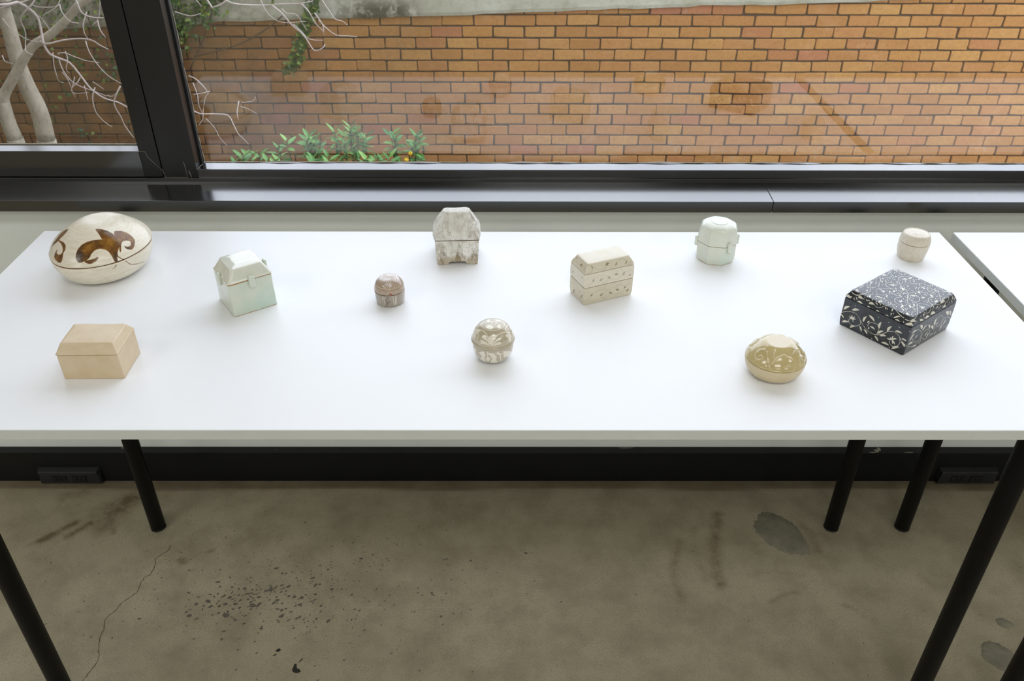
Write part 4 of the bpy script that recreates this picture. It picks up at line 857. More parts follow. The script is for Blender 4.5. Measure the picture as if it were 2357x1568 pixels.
for i, (x, z, L, H) in enumerate(brick_list):
    if i in single:
        o = bpy.data.objects.new('brick', protos[rb.randrange(12)]); COL.objects.link(o)
        o.location = (x, 0, z); o.scale = (L / .2373, 1, H / .0781); o.parent = bw
    else:
        brick_bm(bm, x, z, L, H)
me = bpy.data.meshes.new('brickwork'); bm.to_mesh(me); bm.free()
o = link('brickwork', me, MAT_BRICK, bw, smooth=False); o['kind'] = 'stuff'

# rendered concrete band above the bricks, its lower edge running uphill
xs = np.linspace(-7, 7, 141); V = []; F = []
for i, x in enumerate(xs):
    zb = conc_z(x) + .006 * math.sin(x * 13) * math.sin(x * 5.1) + rb.gauss(0, .0015)
    V += [(x, BY + .02, zb), (x, BY - .016, zb + .004), (x, BY - .022, zb + .03), (x, BY - .022, .95), (x, BY + .30, .98), (x, BY + .30, zb)]
for i in range(140):
    for k in range(6):
        F.append((i * 6 + k, (i + 1) * 6 + k, (i + 1) * 6 + (k + 1) % 6, i * 6 + (k + 1) % 6))
F += [tuple(range(6)), tuple(range(140 * 6, 141 * 6))[::-1]]
me = bpy.data.meshes.new('concrete_band'); me.from_pydata(V, [], F); me.update()
M = Mat('weathered_render'); pos = M.n('NewGeometry').outputs['Position']
sx = M.n('SeparateXYZ'); M.l(pos, sx.inputs[0])
n1 = M.noise(3, 6, .65, pos); n2 = M.noise(14, 6, .7, pos)
col = M.mix(M.rng(n1, .35, .65), srgb(176, 174, 152), srgb(206, 206, 190))
col = M.mix(M.rng(n2, .5, .75, 0, .6), col, srgb(146, 138, 108))
drip = M.noise(9, 6, .7, M.n('VectorMath').outputs[0]) if False else M.noise(10, 5, .7, pos)
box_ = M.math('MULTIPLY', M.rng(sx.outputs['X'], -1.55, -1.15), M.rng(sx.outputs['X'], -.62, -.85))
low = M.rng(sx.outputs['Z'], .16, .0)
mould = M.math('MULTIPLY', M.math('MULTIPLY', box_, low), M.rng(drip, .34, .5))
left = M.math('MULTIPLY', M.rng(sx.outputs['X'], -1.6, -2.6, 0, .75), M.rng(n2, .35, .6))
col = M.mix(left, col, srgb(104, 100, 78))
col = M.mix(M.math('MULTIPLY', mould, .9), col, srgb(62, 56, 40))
M.set(Base_Color=col, Roughness=.9); M.bump(n2, .5, .006)
link('concrete_band', me, M.m, bw, smooth=False)

# ---------------------------------------------------------------- bare tree
M = Mat('pale_bark'); pos = M.n('NewGeometry').outputs['Position']
n1 = M.noise(9, 5, .6, pos); n2 = M.noise(60, 4, .6, M.vec((1, 1, .4)))
c_ = M.mix(M.rng(n1, .35, .65), srgb(168, 160, 142), srgb(194, 186, 168)); c_ = M.mix(M.rng(n2, .5, .7, 0, .5), c_, srgb(116, 108, 92))
M.set(Base_Color=c_, Roughness=.85); M.bump(n2, .4, .004); MAT_BARK = M.m
M = Mat('pale_twig'); M.set(Base_Color=M.mix(M.noise(30, 3), srgb(214, 202, 198), srgb(188, 174, 168)), Roughness=.7); MAT_TWIG = M.m
tree = empty('bare_tree', (-2.75, 4.65, GROUND_Z)); tag(tree, 'leafless pale-barked tree with crossing trunks outside the casement', 'tree')
def tpart(nm, me, mat):
    o = link(nm, me, mat); o.parent = tree; o.matrix_parent_inverse = Matrix.Translation(-Vector(tree.location)); return o
A_, B_, C_ = [list(t) for t in TRUNKS]
def to_ground(T0):
    a, b = Vector(T0[0][:3]), Vector(T0[1][:3]); d = (a - b) / (a.z - b.z)
    p = a + d * (GROUND_Z - .02 - a.z); return (p.x, p.y, p.z, T0[0][3] * 1.15)
A_ = [to_ground(A_)] + A_[0:] + [(A_[-1][0] - .10, 4.7, 1.6, .045), (A_[-1][0] - .1, 4.75, 2.6, .03)]
B_ = [to_ground(B_)] + B_ + [(p[0], p[1], p[2], p[3] * .82) for p in C_[1:]]
topx = B_[-1][0]
B_ += [(topx + .12, 4.5, 1.1, .032), (topx + .25, 4.2, 1.75, .026), (topx + .35, 3.8, 2.1, .02)]
for t_ in (A_, B_):
    tpart('trunk', tube_mesh('trunk', [p[:3] for p in t_], [p[3] for p in t_], 14), MAT_BARK)
hub = Vector((topx + .35, 3.8, 2.1))
tops = []
for r_, pts in TWIGS:
    pts = [Vector(p) for p in pts]; n = len(pts)
    rj = random.Random(int(r_ * 100) + n)
    off = rj.uniform(-.12, .12)
    # twigs wander a little in depth
    P2 = [p + Vector((0, off * 0 + .02 * math.sin(i * 1.3 + r_), 0)) for i, p in enumerate(pts)]
    rads = [r_ / 1000 * (1 - .5 * i / max(n - 1, 1)) for i in range(n)]
    u, v = project(P2[0])
    if v < 6 and r_ > 2.0:
        mid = (P2[0] + hub) / 2 + Vector((0, 0, .35))
        pre = P2[0] + (P2[0] - P2[1]).normalized() * .12 + Vector((0, 0, .03))
        P2 = [hub, mid, pre] + P2; rads = [.012, .008, rads[0]] + rads
    tpart('branch', tube_mesh('branch', [tuple(p) for p in P2], rads, 7), MAT_TWIG)

# ---------------------------------------------------------------- climbing ivy
def leaf_mat(name, c1, c2, c3):
    M = Mat(name); oi = M.n('ObjectInfo').outputs['Random']; gi = M.n('NewGeometry').outputs['Random Per Island']
    r = M.math('FRACT', M.math('ADD', oi, gi))
    M.set(Base_Color=M.ramp(r, [(0, c1), (.6, c2), (1, c3)]), Roughness=.42, Subsurface_Weight=0.)
    return M.m
MAT_IVY = leaf_mat('ivy_leaf', srgb(36, 66, 20), srgb(58, 92, 26), srgb(120, 136, 40))
MAT_STEM = simple('ivy_stem', srgb(92, 74, 54), .9)
def leaf_verts(c, d, nrm, L, Wd, fold=.25):
    d = d.normalized(); s = d.cross(nrm).normalized(); n_ = s.cross(d).normalized()
    mid = [c + d * L * t - n_ * L * .12 * t * t for t in (0, .35, .7, 1)]
    out = [mid[0]]
    for t, w_ in ((.35, 1.), (.7, .72)):
        b = c + d * L * t - n_ * L * .12 * t * t
        out += [b + s * Wd * .5 * w_ + n_ * Wd * fold * .5 * w_, b, b - s * Wd * .5 * w_ + n_ * Wd * fold * .5 * w_]
    out.append(mid[3])
    F = [(0, 1, 2), (0, 2, 3), (1, 4, 5, 2), (2, 5, 6, 3), (4, 7, 5), (5, 7, 6)]
    return out, F
ri = random.Random(21)
WY = BY - .065
def ivy(name_label, spots, stems, size=(.022, .04)):
    e = empty('ivy', (spots[0][0], WY, spots[0][2])); V, F = [], []
    for (x, y, z) in spots:
        c = Vector((x, y, z)); d = Vector((ri.uniform(-1, 1), -.35 - ri.random() * .5, ri.uniform(-1.2, .5)))
        L = ri.uniform(*size); vs, fs = leaf_verts(c, d, Vector((ri.uniform(-.4, .4), -1, .6)), L, L * .85)
        b = len(V); V += [tuple(v) for v in vs]; F += [tuple(i + b for i in f) for f in fs]
    me = bpy.data.meshes.new('foliage'); me.from_pydata(V, [], F); me.update()
    inv = Matrix.Translation(-Vector(e.location))
    o = link('foliage', me, MAT_IVY); o.parent = e; o.matrix_parent_inverse = inv; o['kind'] = 'stuff'
    for s_, r_ in stems:
        o = link('stem', tube_mesh('stem', s_, [r_] * len(s_), 6), MAT_STEM); o.parent = e; o.matrix_parent_inverse = inv
    tag(e, name_label, 'ivy')
def along(pts, n, spread):
    o = []
    for _ in range(n):
        i = ri.randrange(len(pts) - 1); t = ri.random(); a, b = pts[i], pts[i + 1]
        o.append((a[0] + (b[0] - a[0]) * t + ri.gauss(0, spread), WY - ri.random() * .03, a[2] + (b[2] - a[2]) * t + ri.gauss(0, spread)))
    return o
up_ = [(IVY_STRAND[0][0] + .05, IVY_STRAND[0][1], .6)] + IVY_STRAND
ivy('narrow strand of green ivy hanging down the brick wall from the concrete band', along(up_, 620, .020), [(up_, .006)])
left_path = [(-2.2, 0, .5), (-2.25, 0, .12), (-2.38, 0, .0), (-2.62, 0, -.16), (-2.72, 0, -.34)]
st1 = [(p[0], WY + .005, p[2]) for p in left_path]
sp = along(left_path, 420, .055) + along([(-2.35, 0, .1), (-2.65, 0, .05), (-2.7, 0, -.1)], 200, .07) + along([(-1.72, 0, .3), (-1.95, 0, .08)], 30, .06)
ivy('bushy green ivy climbing over brick and concrete beside the mullion', sp, [(st1, .008)] + [(s_, .006) for s_ in IVY_STEMS])
sc_ = []
for (u, v, n, s) in ((-3.75, -.17, 40, .07), (-3.45, -.36, 22, .06), (-3.40, -.05, 26, .08), (-3.22, -.46, 30, .08), (-3.05, -.52, 34, .07), (-3.22, -.30, 18, .1), (-3.0, -.70, 20, .05),
                     (-3.5, .1, 40, .1), (-3.15, .1, 30, .1), (-3.85, -.95, 14, .06), (-3.55, -1.0, 10, .04), (-3.75, -.62, 14, .08), (-3.95, .05, 20, .08), (-3.1, -.95, 8, .05), (-4.05, -.55, 12, .04)):
    sc_ += [(u + ri.gauss(0, s), WY - ri.random() * .03, v + ri.gauss(0, s)) for _ in range(n)]
st = [[(-3.9, WY + .004, -1.1), (-3.8, WY + .004, -.6), (-3.75, WY, -.2), (-3.5, WY - .02, .15), (-3.4, WY - .02, .5)], [(-3.0, WY + .004, -1.1), (-3.1, WY + .004, -.6), (-3.25, WY, -.3), (-3.3, WY - .02, .1)]]
ivy('sparse ivy sprigs scattered on the brick wall behind the bare tree', sc_, [(s_, .005) for s_ in st])

# ---------------------------------------------------------------- shrubs under the window
MAT_LEAF = leaf_mat('shrub_leaf', srgb(48, 104, 40), srgb(88, 146, 64), srgb(136, 178, 90))
MAT_SHOOT = simple('shrub_stem', srgb(84, 92, 48), .8)
MAT_FLOWER = simple('yellow_flower', srgb(232, 190, 20), .5)
vs, fs = leaf_verts(Vector((0, 0, 0)), Vector((1, 0, 0)), Vector((0, 0, 1)), 1., .34, .3)
LEAF_ME = bpy.data.meshes.new('leaf'); LEAF_ME.from_pydata([tuple(v) for v in vs], [], fs); LEAF_ME.update(); LEAF_ME.materials.append(MAT_LEAF)
rsx = random.Random(33)
SHY = 5.3
def shrub(x, top, label, shoots, flowers=0, spread=.09, dy_=0.):
    e = empty('leafy_shrub', (x, SHY + dy_, GROUND_Z)); H = top - GROUND_Z
    for s_ in range(shoots):
        dx = rsx.uniform(-spread, spread); dy = rsx.uniform(-.10, .10); h = H - abs(rsx.gauss(0, .05)) if s_ else H
        tip = Vector((dx, dy, h)); root = Vector((dx * .15, dy * .15, 0))
        link('stem', tube_mesh('stem', [tuple(root), (dx * .6, dy * .5, h * .6), tuple(tip)], [.008, .005, .003], 6), MAT_SHOOT, e)
        for k in range(11):
            a = k * 2.4 + rsx.uniform(-.3, .3); el = .85 - k * .13 + rsx.uniform(-.15, .15)
            L = rsx.uniform(.06, .10)
            o = bpy.data.objects.new('leaf', LEAF_ME); COL.objects.link(o); o.parent = e
            o.location = tip + Vector((0, 0, -.012 * k)); o.scale = (L, L, L)
            o.rotation_euler = (rsx.uniform(-.4, .4), -el, a)
    for k in range(flowers):
        p = Vector((rsx.uniform(-spread, spread), -.08, H - .10 - .05 * k))
        me = cyl_mesh('flower', [(.002, 0), (.010, .004), (.017, .016), (.013, .022), (.004, .020)], 9)
        o = link('flower', me, MAT_FLOWER, e); o.location = p; o.rotation_euler = (rsx.uniform(-.6, .6), rsx.uniform(-.6, .6), 0)
    tag(e, label, 'shrub')
for i_, (x, top, sh_n, fl, sp_, lb) in enumerate(((-1.63, -.52, 11, 0, .15, 'green shrub outside the window, growing next to the mullion'),
                        (-1.42, -.51, 10, 0, .14, 'green shrub outside the window, second from the mullion'),
                        (-1.24, -.53, 9, 0, .12, 'low broad-leaved green shrub, third from the mullion'),
                        (-1.09, -.46, 11, 0, .12, 'tall green shrub outside the window with a thin upright sprig'),
                        (-.88, -.52, 10, 1, .12, 'green shrub outside the window with one yellow flower'),
                        (-.72, -.51, 10, 2, .13, 'green shrub outside the window with two yellow flowers, farthest from the mullion'))):
    shrub(x, top, lb, sh_n, fl, sp_, .22 if i_ % 2 else -.16)
# ---------------------------------------------------------------- tables
M = Mat('white_laminate'); M.set(Base_Color=M.mix(M.noise(8, 3), srgb(240, 241, 243), srgb(244, 245, 246)), Roughness=.42, Specular_IOR_Level=.4)
M.bump(M.noise(700, 2), .04, .0003); MAT_TOP = M.m
M = Mat('white_edge_band'); M.set(Base_Color=M.mix(M.noise(25, 4), srgb(208, 211, 208), srgb(216, 219, 216)), Roughness=.5); MAT_EDGE = M.m
M = Mat('black_powder_coat'); M.set(Base_Color=M.mix(M.rng(M.voro(160), .05, .02, 0, .5), (.004, .004, .0043), (.09, .09, .09)), Roughness=.45, Specular_IOR_Level=.15); MAT_LEG = M.m
MAT_FOOT = simple('black_plastic_foot', (.006, .006, .006), .6)
TW, TD, TH = 1.787, .6132, .0175
def table(x0, label):
    y0 = .9
    e = empty('display_table', (x0 + TW / 2, y0 + TD / 2, 0)); tag(e, label, 'table')
    hw, hd = TW / 2, TD / 2
    core = boxes('table_top', [(-hw, hw, -hd, hd, T_TOP - TH, T_TOP)], MAT_TOP, e, .0007, 2)
    boxes('edge_band', [(-hw + .001, hw - .001, -hd - .0006, -hd + .0002, T_TOP - TH + .0006, T_TOP - .0008)], MAT_EDGE, core)
    boxes('edge_band', [(-hw + .001, hw - .001, hd - .0002, hd + .0006, T_TOP - TH + .0006, T_TOP - .0008)], MAT_EDGE, core)
    for s in (-1, 1):
        b = sorted((s * (hw - .0002), s * (hw + .0006)))
        boxes('edge_band', [(b[0], b[1], -hd + .001, hd - .001, T_TOP - TH + .0006, T_TOP - .0008)], MAT_EDGE, core)
    for sx in (-1, 1):
        for sy in (-1, 1):
            lx, ly = sx * (hw - .0725), sy * (hd - .065)
            prof = [(.0165, .0042), (.0175, .0055), (.0175, T_TOP - TH - .006), (.0175, T_TOP - TH - .004)]
            leg = link('leg', cyl_mesh('leg', prof, 40), MAT_LEG, e); leg.location = (lx, ly, 0)
            pl_ = link('mounting_plate', cyl_mesh('mounting_plate', [(.042, T_TOP - TH - .004), (.043, T_TOP - TH - .003), (.043, T_TOP - TH)], 32), MAT_LEG, leg)
            ft = link('foot', cyl_mesh('foot', [(.0165, 0), (.0178, .001), (.0178, .0045), (.016, .0055)], 32), MAT_FOOT, leg)
table(-.9249, 'long white display table on black round legs carrying the ceramic boxes')
table(.8905, 'second white table top standing next to the ceramic display, mostly cut off')
# ---------------------------------------------------------------- ceramics on the table
def wobble(P, amp, fr=70., seed=0.):
    """hand-made unevenness; the foot stays flat"""
    Q = P.copy(); x, y, z = P[..., 0], P[..., 1], P[..., 2]
    k = np.clip(z / .006, 0, 1)
    d = amp * (np.sin(fr * x + seed) * np.cos(fr * .8 * y + 1.3 * seed) + .6 * np.sin(fr * 1.7 * z + fr * .9 * x + seed * 2) + .4 * np.sin(fr * 2.3 * y - fr * z))
    r = np.sqrt(x * x + y * y) + 1e-6
    Q[..., 0] += d * k * x / r; Q[..., 1] += d * k * y / r; Q[..., 2] += .5 * d * k
    return Q

def ceramic(name, spec, mats, label, cat, amp=.0003, seed=0., post=None, paints=None, part_labels=None, flat=()):
    e = empty(name, (spec['c'][0], spec['c'][1], T_TOP), math.radians(spec['yaw']))
    tag(e, label, cat)
    objs = {}
    for part, (kind, rings, cnt, cell) in spec['parts'].items():
        P = loft(kind, rings, cnt, cell)
        ch = chart_top(P) if part == 'lid' else chart_side(P, P.shape[0] // 2)
        if post and part in post: P = post[part](P, ch)
        else: P = wobble(P, amp, seed=seed)
        me = loft_mesh(part, P)
        if paints and part in paints:
            for an, fn in paints[part].items():
                pt = Paint(ch); fn(pt); add_attr(me, an, pt.f)
        objs[part] = link(part, me, mats[part], e, smooth=part not in flat)
        if part_labels and part in part_labels: objs[part]['label'] = part_labels[part]
    return e, objs

def lug_mesh(w, h, d):
    """rounded upright lug, back at y=0"""
    P = loft('rr', [(w * .3, d * .3, d * .1, 0), (w * .42, d * .45, d * .3, h * .04), (w * .5, d * .5, d * .4, h * .15), (w * .5, d * .5, d * .4, h * .85), (w * .42, d * .45, d * .3, h * .96), (w * .28, d * .3, d * .1, h)], (6, 6, 4), .0015)
    return loft_mesh('lug', P)

# plain tan stoneware box
MT = speckled('tan_stoneware', srgb(206, 182, 144), srgb(216, 196, 164), .36, 45, srgb(150, 112, 60), 420, .14, .3, .0005, 0., .8)
ceramic('lidded_box', spec_tan(), dict(body=MT, lid=MT), 'plain tan box with a sloping-edged lid, unglazed and undecorated', 'ceramic box', .00025, 1.)

# celadon box with lugs
M = Mat('celadon_glaze'); n1 = M.noise(22, 4); n2 = M.noise(9, 3)
c_ = M.mix(M.rng(n1, .35, .65), srgb(212, 222, 206), srgb(226, 230, 216)); c_ = M.mix(M.rng(n2, .5, .72, 0, .8), c_, srgb(190, 214, 200))
M.set(Base_Color=c_, Roughness=.22, Coat_Weight=.6, Coat_Roughness=.06); M.bump(M.noise(55, 3), .35, .0012); MAT_CEL = M.m
def rim_mat(name, src_cols, z0, z1, rim, rough=.25, coat=.5, foot=None):
    """glaze with a bare rim / foot line at heights z0, z1 (object space)"""
    M = Mat(name); n1 = M.noise(22, 4); n2 = M.noise(9, 3)
    c_ = M.mix(M.rng(n1, .35, .65), src_cols[0], src_cols[1]); c_ = M.mix(M.rng(n2, .5, .72, 0, .8), c_, src_cols[2])
    s = M.n('SeparateXYZ'); M.l(M.co(), s.inputs[0])
    zz = M.math('ADD', s.outputs['Z'], M.rng(M.noise(60, 3), .2, .8, -.0012, .0012))
    for lim in z0:
        k = M.rng(M.math('ABSOLUTE', M.math('SUBTRACT', zz, lim)), z1, z1 * .5)
        c_ = M.mix(k, c_, rim)
    M.set(Base_Color=c_, Roughness=rough, Coat_Weight=coat, Coat_Roughness=.06); M.bump(M.noise(55, 3), .3, .0012)
    return M.m
CEL = (srgb(206, 216, 200), srgb(220, 224, 208), srgb(182, 212, 198))
MC_B = rim_mat('celadon_body', CEL, (.0, .0598), .0013, srgb(200, 150, 96))
MC_L = rim_mat('celadon_lid', (srgb(214, 216, 200), srgb(224, 224, 210), srgb(206, 216, 202)), (.0600,), .0012, srgb(206, 168, 120), .16, .7)
sp_ = spec_celadon()
e, ob = ceramic('lugged_box', sp_, dict(body=MC_B, lid=MC_L), 'square pale celadon box with peaked lid and small lugs across the seam', 'ceramic box', .0004, 2.)
for (x, y, rz) in ((.001, -.0395, 0), (-.0405, .001, -90), (.0405, .004, 90), (0, .039, 180)):
    o = link('lug', lug_mesh(.0105, .0215, .0058), MC_B, e); o.location = (x, y, .0470); o.rotation_euler = (0, 0, math.radians(rz))

# small inlaid brown jar
def jar_mat(name, attrs, cols, base, rough=.3, coat=.5, soft=.12, bump=True, nscale=40):
    M = Mat(name); n1 = M.noise(nscale, 5)
    c_ = M.mix(M.rng(n1, .3, .7), base[0], base[1])
    jit = M.rng(M.noise(500, 2), .2, .8, -.12, .12)
    for a, cl in zip(attrs, cols):
        k = M.rng(M.math('ADD', M.attr(a), jit), -soft, soft)
        c_ = M.mix(k, c_, cl)
    M.set(Base_Color=c_, Roughness=rough)
    if coat: M.set(Coat_Weight=coat, Coat_Roughness=.1)
    if bump: M.bump(M.noise(300, 3), .15, .0005)
    return M.m
MB_L = jar_mat('brown_inlay_lid', ('star', 'line', 'red', 'dark'), (srgb(214, 206, 204), srgb(214, 202, 180), srgb(160, 92, 66), srgb(60, 52, 44)), (srgb(162, 140, 118), srgb(182, 160, 138)), .22, .7)
MB_B = jar_mat('brown_inlay_body', ('line', 'dark'), (srgb(226, 220, 204), srgb(92, 84, 80)), (srgb(146, 134, 118), srgb(168, 158, 144)), .22, .7)
def around_lid(fn, n):
    def g(pt):
        for k in range(n): fn(pt, 2 * math.pi * k / n)
    return g
def b_star(pt):
    for p, q in BROWN_STAR: pt.stroke([p, q], .9, .5)
    for p, q in BROWN_STAR: pt.stroke(rot2([p, q], math.pi), .9, .5)
def b_line(pt, a):
    for l_ in BROWN_LINE: pt.stroke(rot2(l_, a), .7)
def b_dark(pt):
    for k in range(13):
        a = 2 * math.pi * k / 13; pt.dot((25.5 * math.cos(a), 25.5 * math.sin(a)), .75)
PER = 2 * math.pi * 25.6
def b_body(lines, w):
    def g(pt):
        for k in range(-1, 3):
            for l_ in lines: pt.stroke([(x + k * PER / 2, y) for x, y in l_], w)
    return g
ceramic('small_lidded_jar', spec_brown(), dict(body=MB_B, lid=MB_L), 'tiny brown domed jar with white inlaid flowers and striped sides', 'ceramic jar', .0002, 3.,
        paints=dict(lid=dict(star=b_star, line=around_lid(b_line, 2), red=lambda pt: [pt.poly(p) for p in BROWN_RED], dark=b_dark), body=dict(line=b_body(BROWN_BODY_LINE, .8), dark=b_body(BROWN_BODY_DARK, .9))))

# white slip house-shaped box on cut-out feet
def house_mat(name, seam_z):
    M = Mat(name); n1 = M.noise(18, 6, .7); n2 = M.noise(90, 5, .7, M.vec((1, 1, .45))); n3 = M.noise(7, 3)
    c_ = M.mix(M.rng(n1, .35, .65), srgb(214, 211, 200), srgb(240, 239, 233))
    wear = M.math('MULTIPLY', M.rng(n2, .46, .62), M.rng(n3, .36, .56))
    c_ = M.mix(M.math('MULTIPLY', wear, .85), c_, srgb(128, 108, 76))
    pit = M.math('MULTIPLY', M.rng(M.voro(260), .24, .12), M.rng(M.noise(30, 2), .44, .54))
    c_ = M.mix(M.math('MULTIPLY', pit, .8), c_, srgb(92, 82, 66))
    s = M.n('SeparateXYZ'); M.l(M.co(), s.inputs[0])
    zz = M.math('ADD', s.outputs['Z'], M.rng(M.noise(50, 4), .2, .8, -.007, .007))
    c_ = M.mix(M.rng(zz, .019, .010, 0, .6), c_, srgb(160, 138, 104))
    sm = M.rng(M.math('ABSOLUTE', M.math('SUBTRACT', s.outputs['Z'], seam_z)), .0016, .0006)
    c_ = M.mix(sm, c_, srgb(108, 72, 34))
    M.set(Base_Color=c_, Roughness=.6); M.bump(M.math('ADD', n2, n1), .5, .0010)
    return M.m
def house_feet(P, ch):
    Q = wobble(P, .0005, 60, 4.)
    x, y, z = P[..., 0], P[..., 1], P[..., 2]
    arch = np.clip((.0180 - np.abs(x)) / .0040, 0, 1) * .0062
    archs = np.clip((.0180 - np.abs(y)) / .0040, 0, 1) * .0062
    edge_f = np.abs(y) > .030; edge_s = np.abs(x) > .030
    a = np.where(edge_f, arch, 0) ; a = np.maximum(a, np.where(edge_s & ~edge_f, archs, 0))
    low = np.clip((.012 - z) / .012, 0, 1)
    inner = (np.abs(x) <= .030) & (np.abs(y) <= .030) & (z < .003)
    Q[..., 2] = Q[..., 2] + a * low + np.where(inner, .0075, 0)
    return Q
def house_lid(P, ch):
    Q = wobble(P, .0009, 52, 1.7); return Q
ceramic('house_shaped_box', spec_house(), dict(body=house_mat('white_slip_body', .0462), lid=house_mat('white_slip_lid', .0455)), 'rough white house-shaped ceramic box with hipped lid and cut-out feet', 'ceramic box', post=dict(body=house_feet, lid=house_lid), flat=('lid',))

# cream box of two trays and a lid with scratched vines
MV = {}
for k, b in (('body', (srgb(210, 200, 176), srgb(220, 212, 190))), ('tier', (srgb(222, 214, 194), srgb(230, 222, 204))), ('lid', (srgb(212, 202, 178), srgb(222, 214, 194)))):
    MV[k] = jar_mat('vine_box_' + k, ('stem', 'leafs'), (srgb(170, 156, 124), srgb(152, 138, 106)) if k != 'tier' else (srgb(188, 178, 156), srgb(174, 164, 142)), b, .36, .3, .14, True, 30)
def vine_paint(part):
    per = dict(body=2000 * (.0476 + .027) * 2 * .5, tier=0, lid=0)[part] if part == 'body' else 0
    def st_(pt):
        for l_ in globals()['VINE_S_' + part]:
            pt.stroke(l_, .55)
            if part == 'lid': pt.stroke(rot2(l_, math.pi), .55)
            else: pt.stroke([(x - 148, y) for x, y in l_], .7); pt.stroke([(x + 148, y) for x, y in l_], .7)
    def lf_(pt):
        for p, q in globals()['VINE_L_' + part]:
            for sgn in (0, 1, -1):
                if part == 'lid':
                    if sgn < 0: continue
                    a, b = rot2([p, q], math.pi * sgn)
                else: a, b = (p[0] + 148 * sgn, p[1]), (q[0] + 148 * sgn, q[1])
                d = (b[0] - a[0], b[1] - a[1])
                pt.leaf(a, b, .36, .1)
                c = (a[0] + d[0] * .35, a[1] + d[1] * .35)
                pt.leaf(c, (c[0] - d[1] * .32 + d[0] * .2, c[1] + d[0] * .32 + d[1] * .1), .5, 0)
                pt.leaf(c, (c[0] + d[1] * .28 + d[0] * .2, c[1] - d[0] * .28 + d[1] * .1), .5, 0)
    return dict(stem=st_, leafs=lf_)
ceramic('tiered_box', spec_vine(), MV, 'cream three-tier ceramic box with scratched leafy vines and a sloping-edged lid', 'ceramic box', .0002, 5.,
        paints={k: vine_paint(k) for k in ('body', 'tier', 'lid')})

# faceted celadon jar with lugs
CELW = (srgb(220, 226, 210), srgb(230, 232, 220), srgb(208, 226, 212))
MF_B = rim_mat('pale_celadon_body', CELW, (.0,), .0014, srgb(206, 176, 130))
MF_L = rim_mat('pale_celadon_lid', CELW, (.0374,), .0009, srgb(206, 180, 140), .3, .35)
e, ob = ceramic('faceted_jar', spec_facet(), dict(body=MF_B, lid=MF_L), 'octagonal pale celadon jar with a disc on the lid and lugs at the seam', 'ceramic jar', .0003, 6.)
for a in (32, 122 + 90 + 55, 122, 212):
    pass
for az in (24, -88, 96, 180):          # azimuth from the front, positive to the right
    t = math.radians(az); r = .0388
    o = link('lug', lug_mesh(.0082, .0195, .0062), MF_B, e); o.location = (r * math.sin(t), -r * math.cos(t), .0270); o.rotation_euler = (0, 0, t)

# small cream barrel
M = Mat('cream_incised'); n1 = M.noise(30, 5); w_ = M.noise(55, 4, .6, M.vec((1, 1, .5)), 1.2)
c_ = M.mix(M.rng(n1, .3, .7), srgb(218, 208, 188), srgb(230, 222, 206))
ln = M.rng(M.math('ABSOLUTE', M.math('SUBTRACT', w_, .5)), .02, .006)
c_ = M.mix(M.math('MULTIPLY', ln, .22), c_, srgb(176, 164, 136))
M.set(Base_Color=c_, Roughness=.45, Coat_Weight=.3, Coat_Roughness=.2); M.bump(M.math('SUBTRACT', M.noise(260, 3), ln), .45, .0008); MAT_BAR = M.m
ceramic('small_barrel_jar', spec_barrel(), dict(body=MAT_BAR, lid=MAT_BAR), 'small cream barrel-shaped jar with faint incised lines, behind the black box', 'ceramic jar', .00035, 7.)

# round jar with cream slip flowers
MS_L = jar_mat('slip_ball_lid', ('slip',), (srgb(232, 226, 208),), (srgb(176, 164, 138), srgb(192, 180, 156)), .24, .6)
MS_B = jar_mat('slip_ball_body', ('slip',), (srgb(234, 228, 212),), (srgb(184, 172, 152), srgb(196, 186, 168)), .3, .5)
def ball_lid(pt):
    for k in range(3):
        a = 2 * math.pi * k / 3
        for p in BALL_LID[:7] if k == 0 else BALL_LID[:5]: pt.poly(rot2(round_poly(p), a))
        for l_ in BALL_LID_STROKE[:2]: pt.stroke(rot2(l_, a), 1.2)
    for p in BALL_LID[7:]: pt.poly(round_poly(p))
    pt.stroke(BALL_LID_STROKE[2], 1.0)
    c = np.mean([p for l_ in BALL_LID_STROKE[2:] for p in l_], 0)
    r0 = 18.
    pt.stroke([(r0 * math.cos(a), r0 * math.sin(a)) for a in np.linspace(0, 2 * np.pi, 49)], .8)
    for r1, w_ in ((39.0, .5), (40.6, .5), (42.2, .6), (43.8, .5)):
        pt.stroke([(r1 * math.cos(a), r1 * math.sin(a)) for a in np.linspace(0, 2 * np.pi, 73)], w_)
PERB = 2 * math.pi * 29.5
def ball_body(pt):
    for k in range(-1, 3):
        for p in BALL_BODY: pt.poly([(x + k * PERB / 2, y) for x, y in round_poly(p)])
        for l_ in BALL_BODY_STROKE: pt.stroke([(x + k * PERB / 2, y) for x, y in l_], 1.6)
ceramic('round_jar', spec_ball(), dict(body=MS_B, lid=MS_L), 'ball-shaped jar with cream slip flowers on grey-brown and a flanged lid', 'ceramic jar', .0002, 8.,
        paints=dict(lid=dict(slip=ball_lid), body=dict(slip=ball_body)))

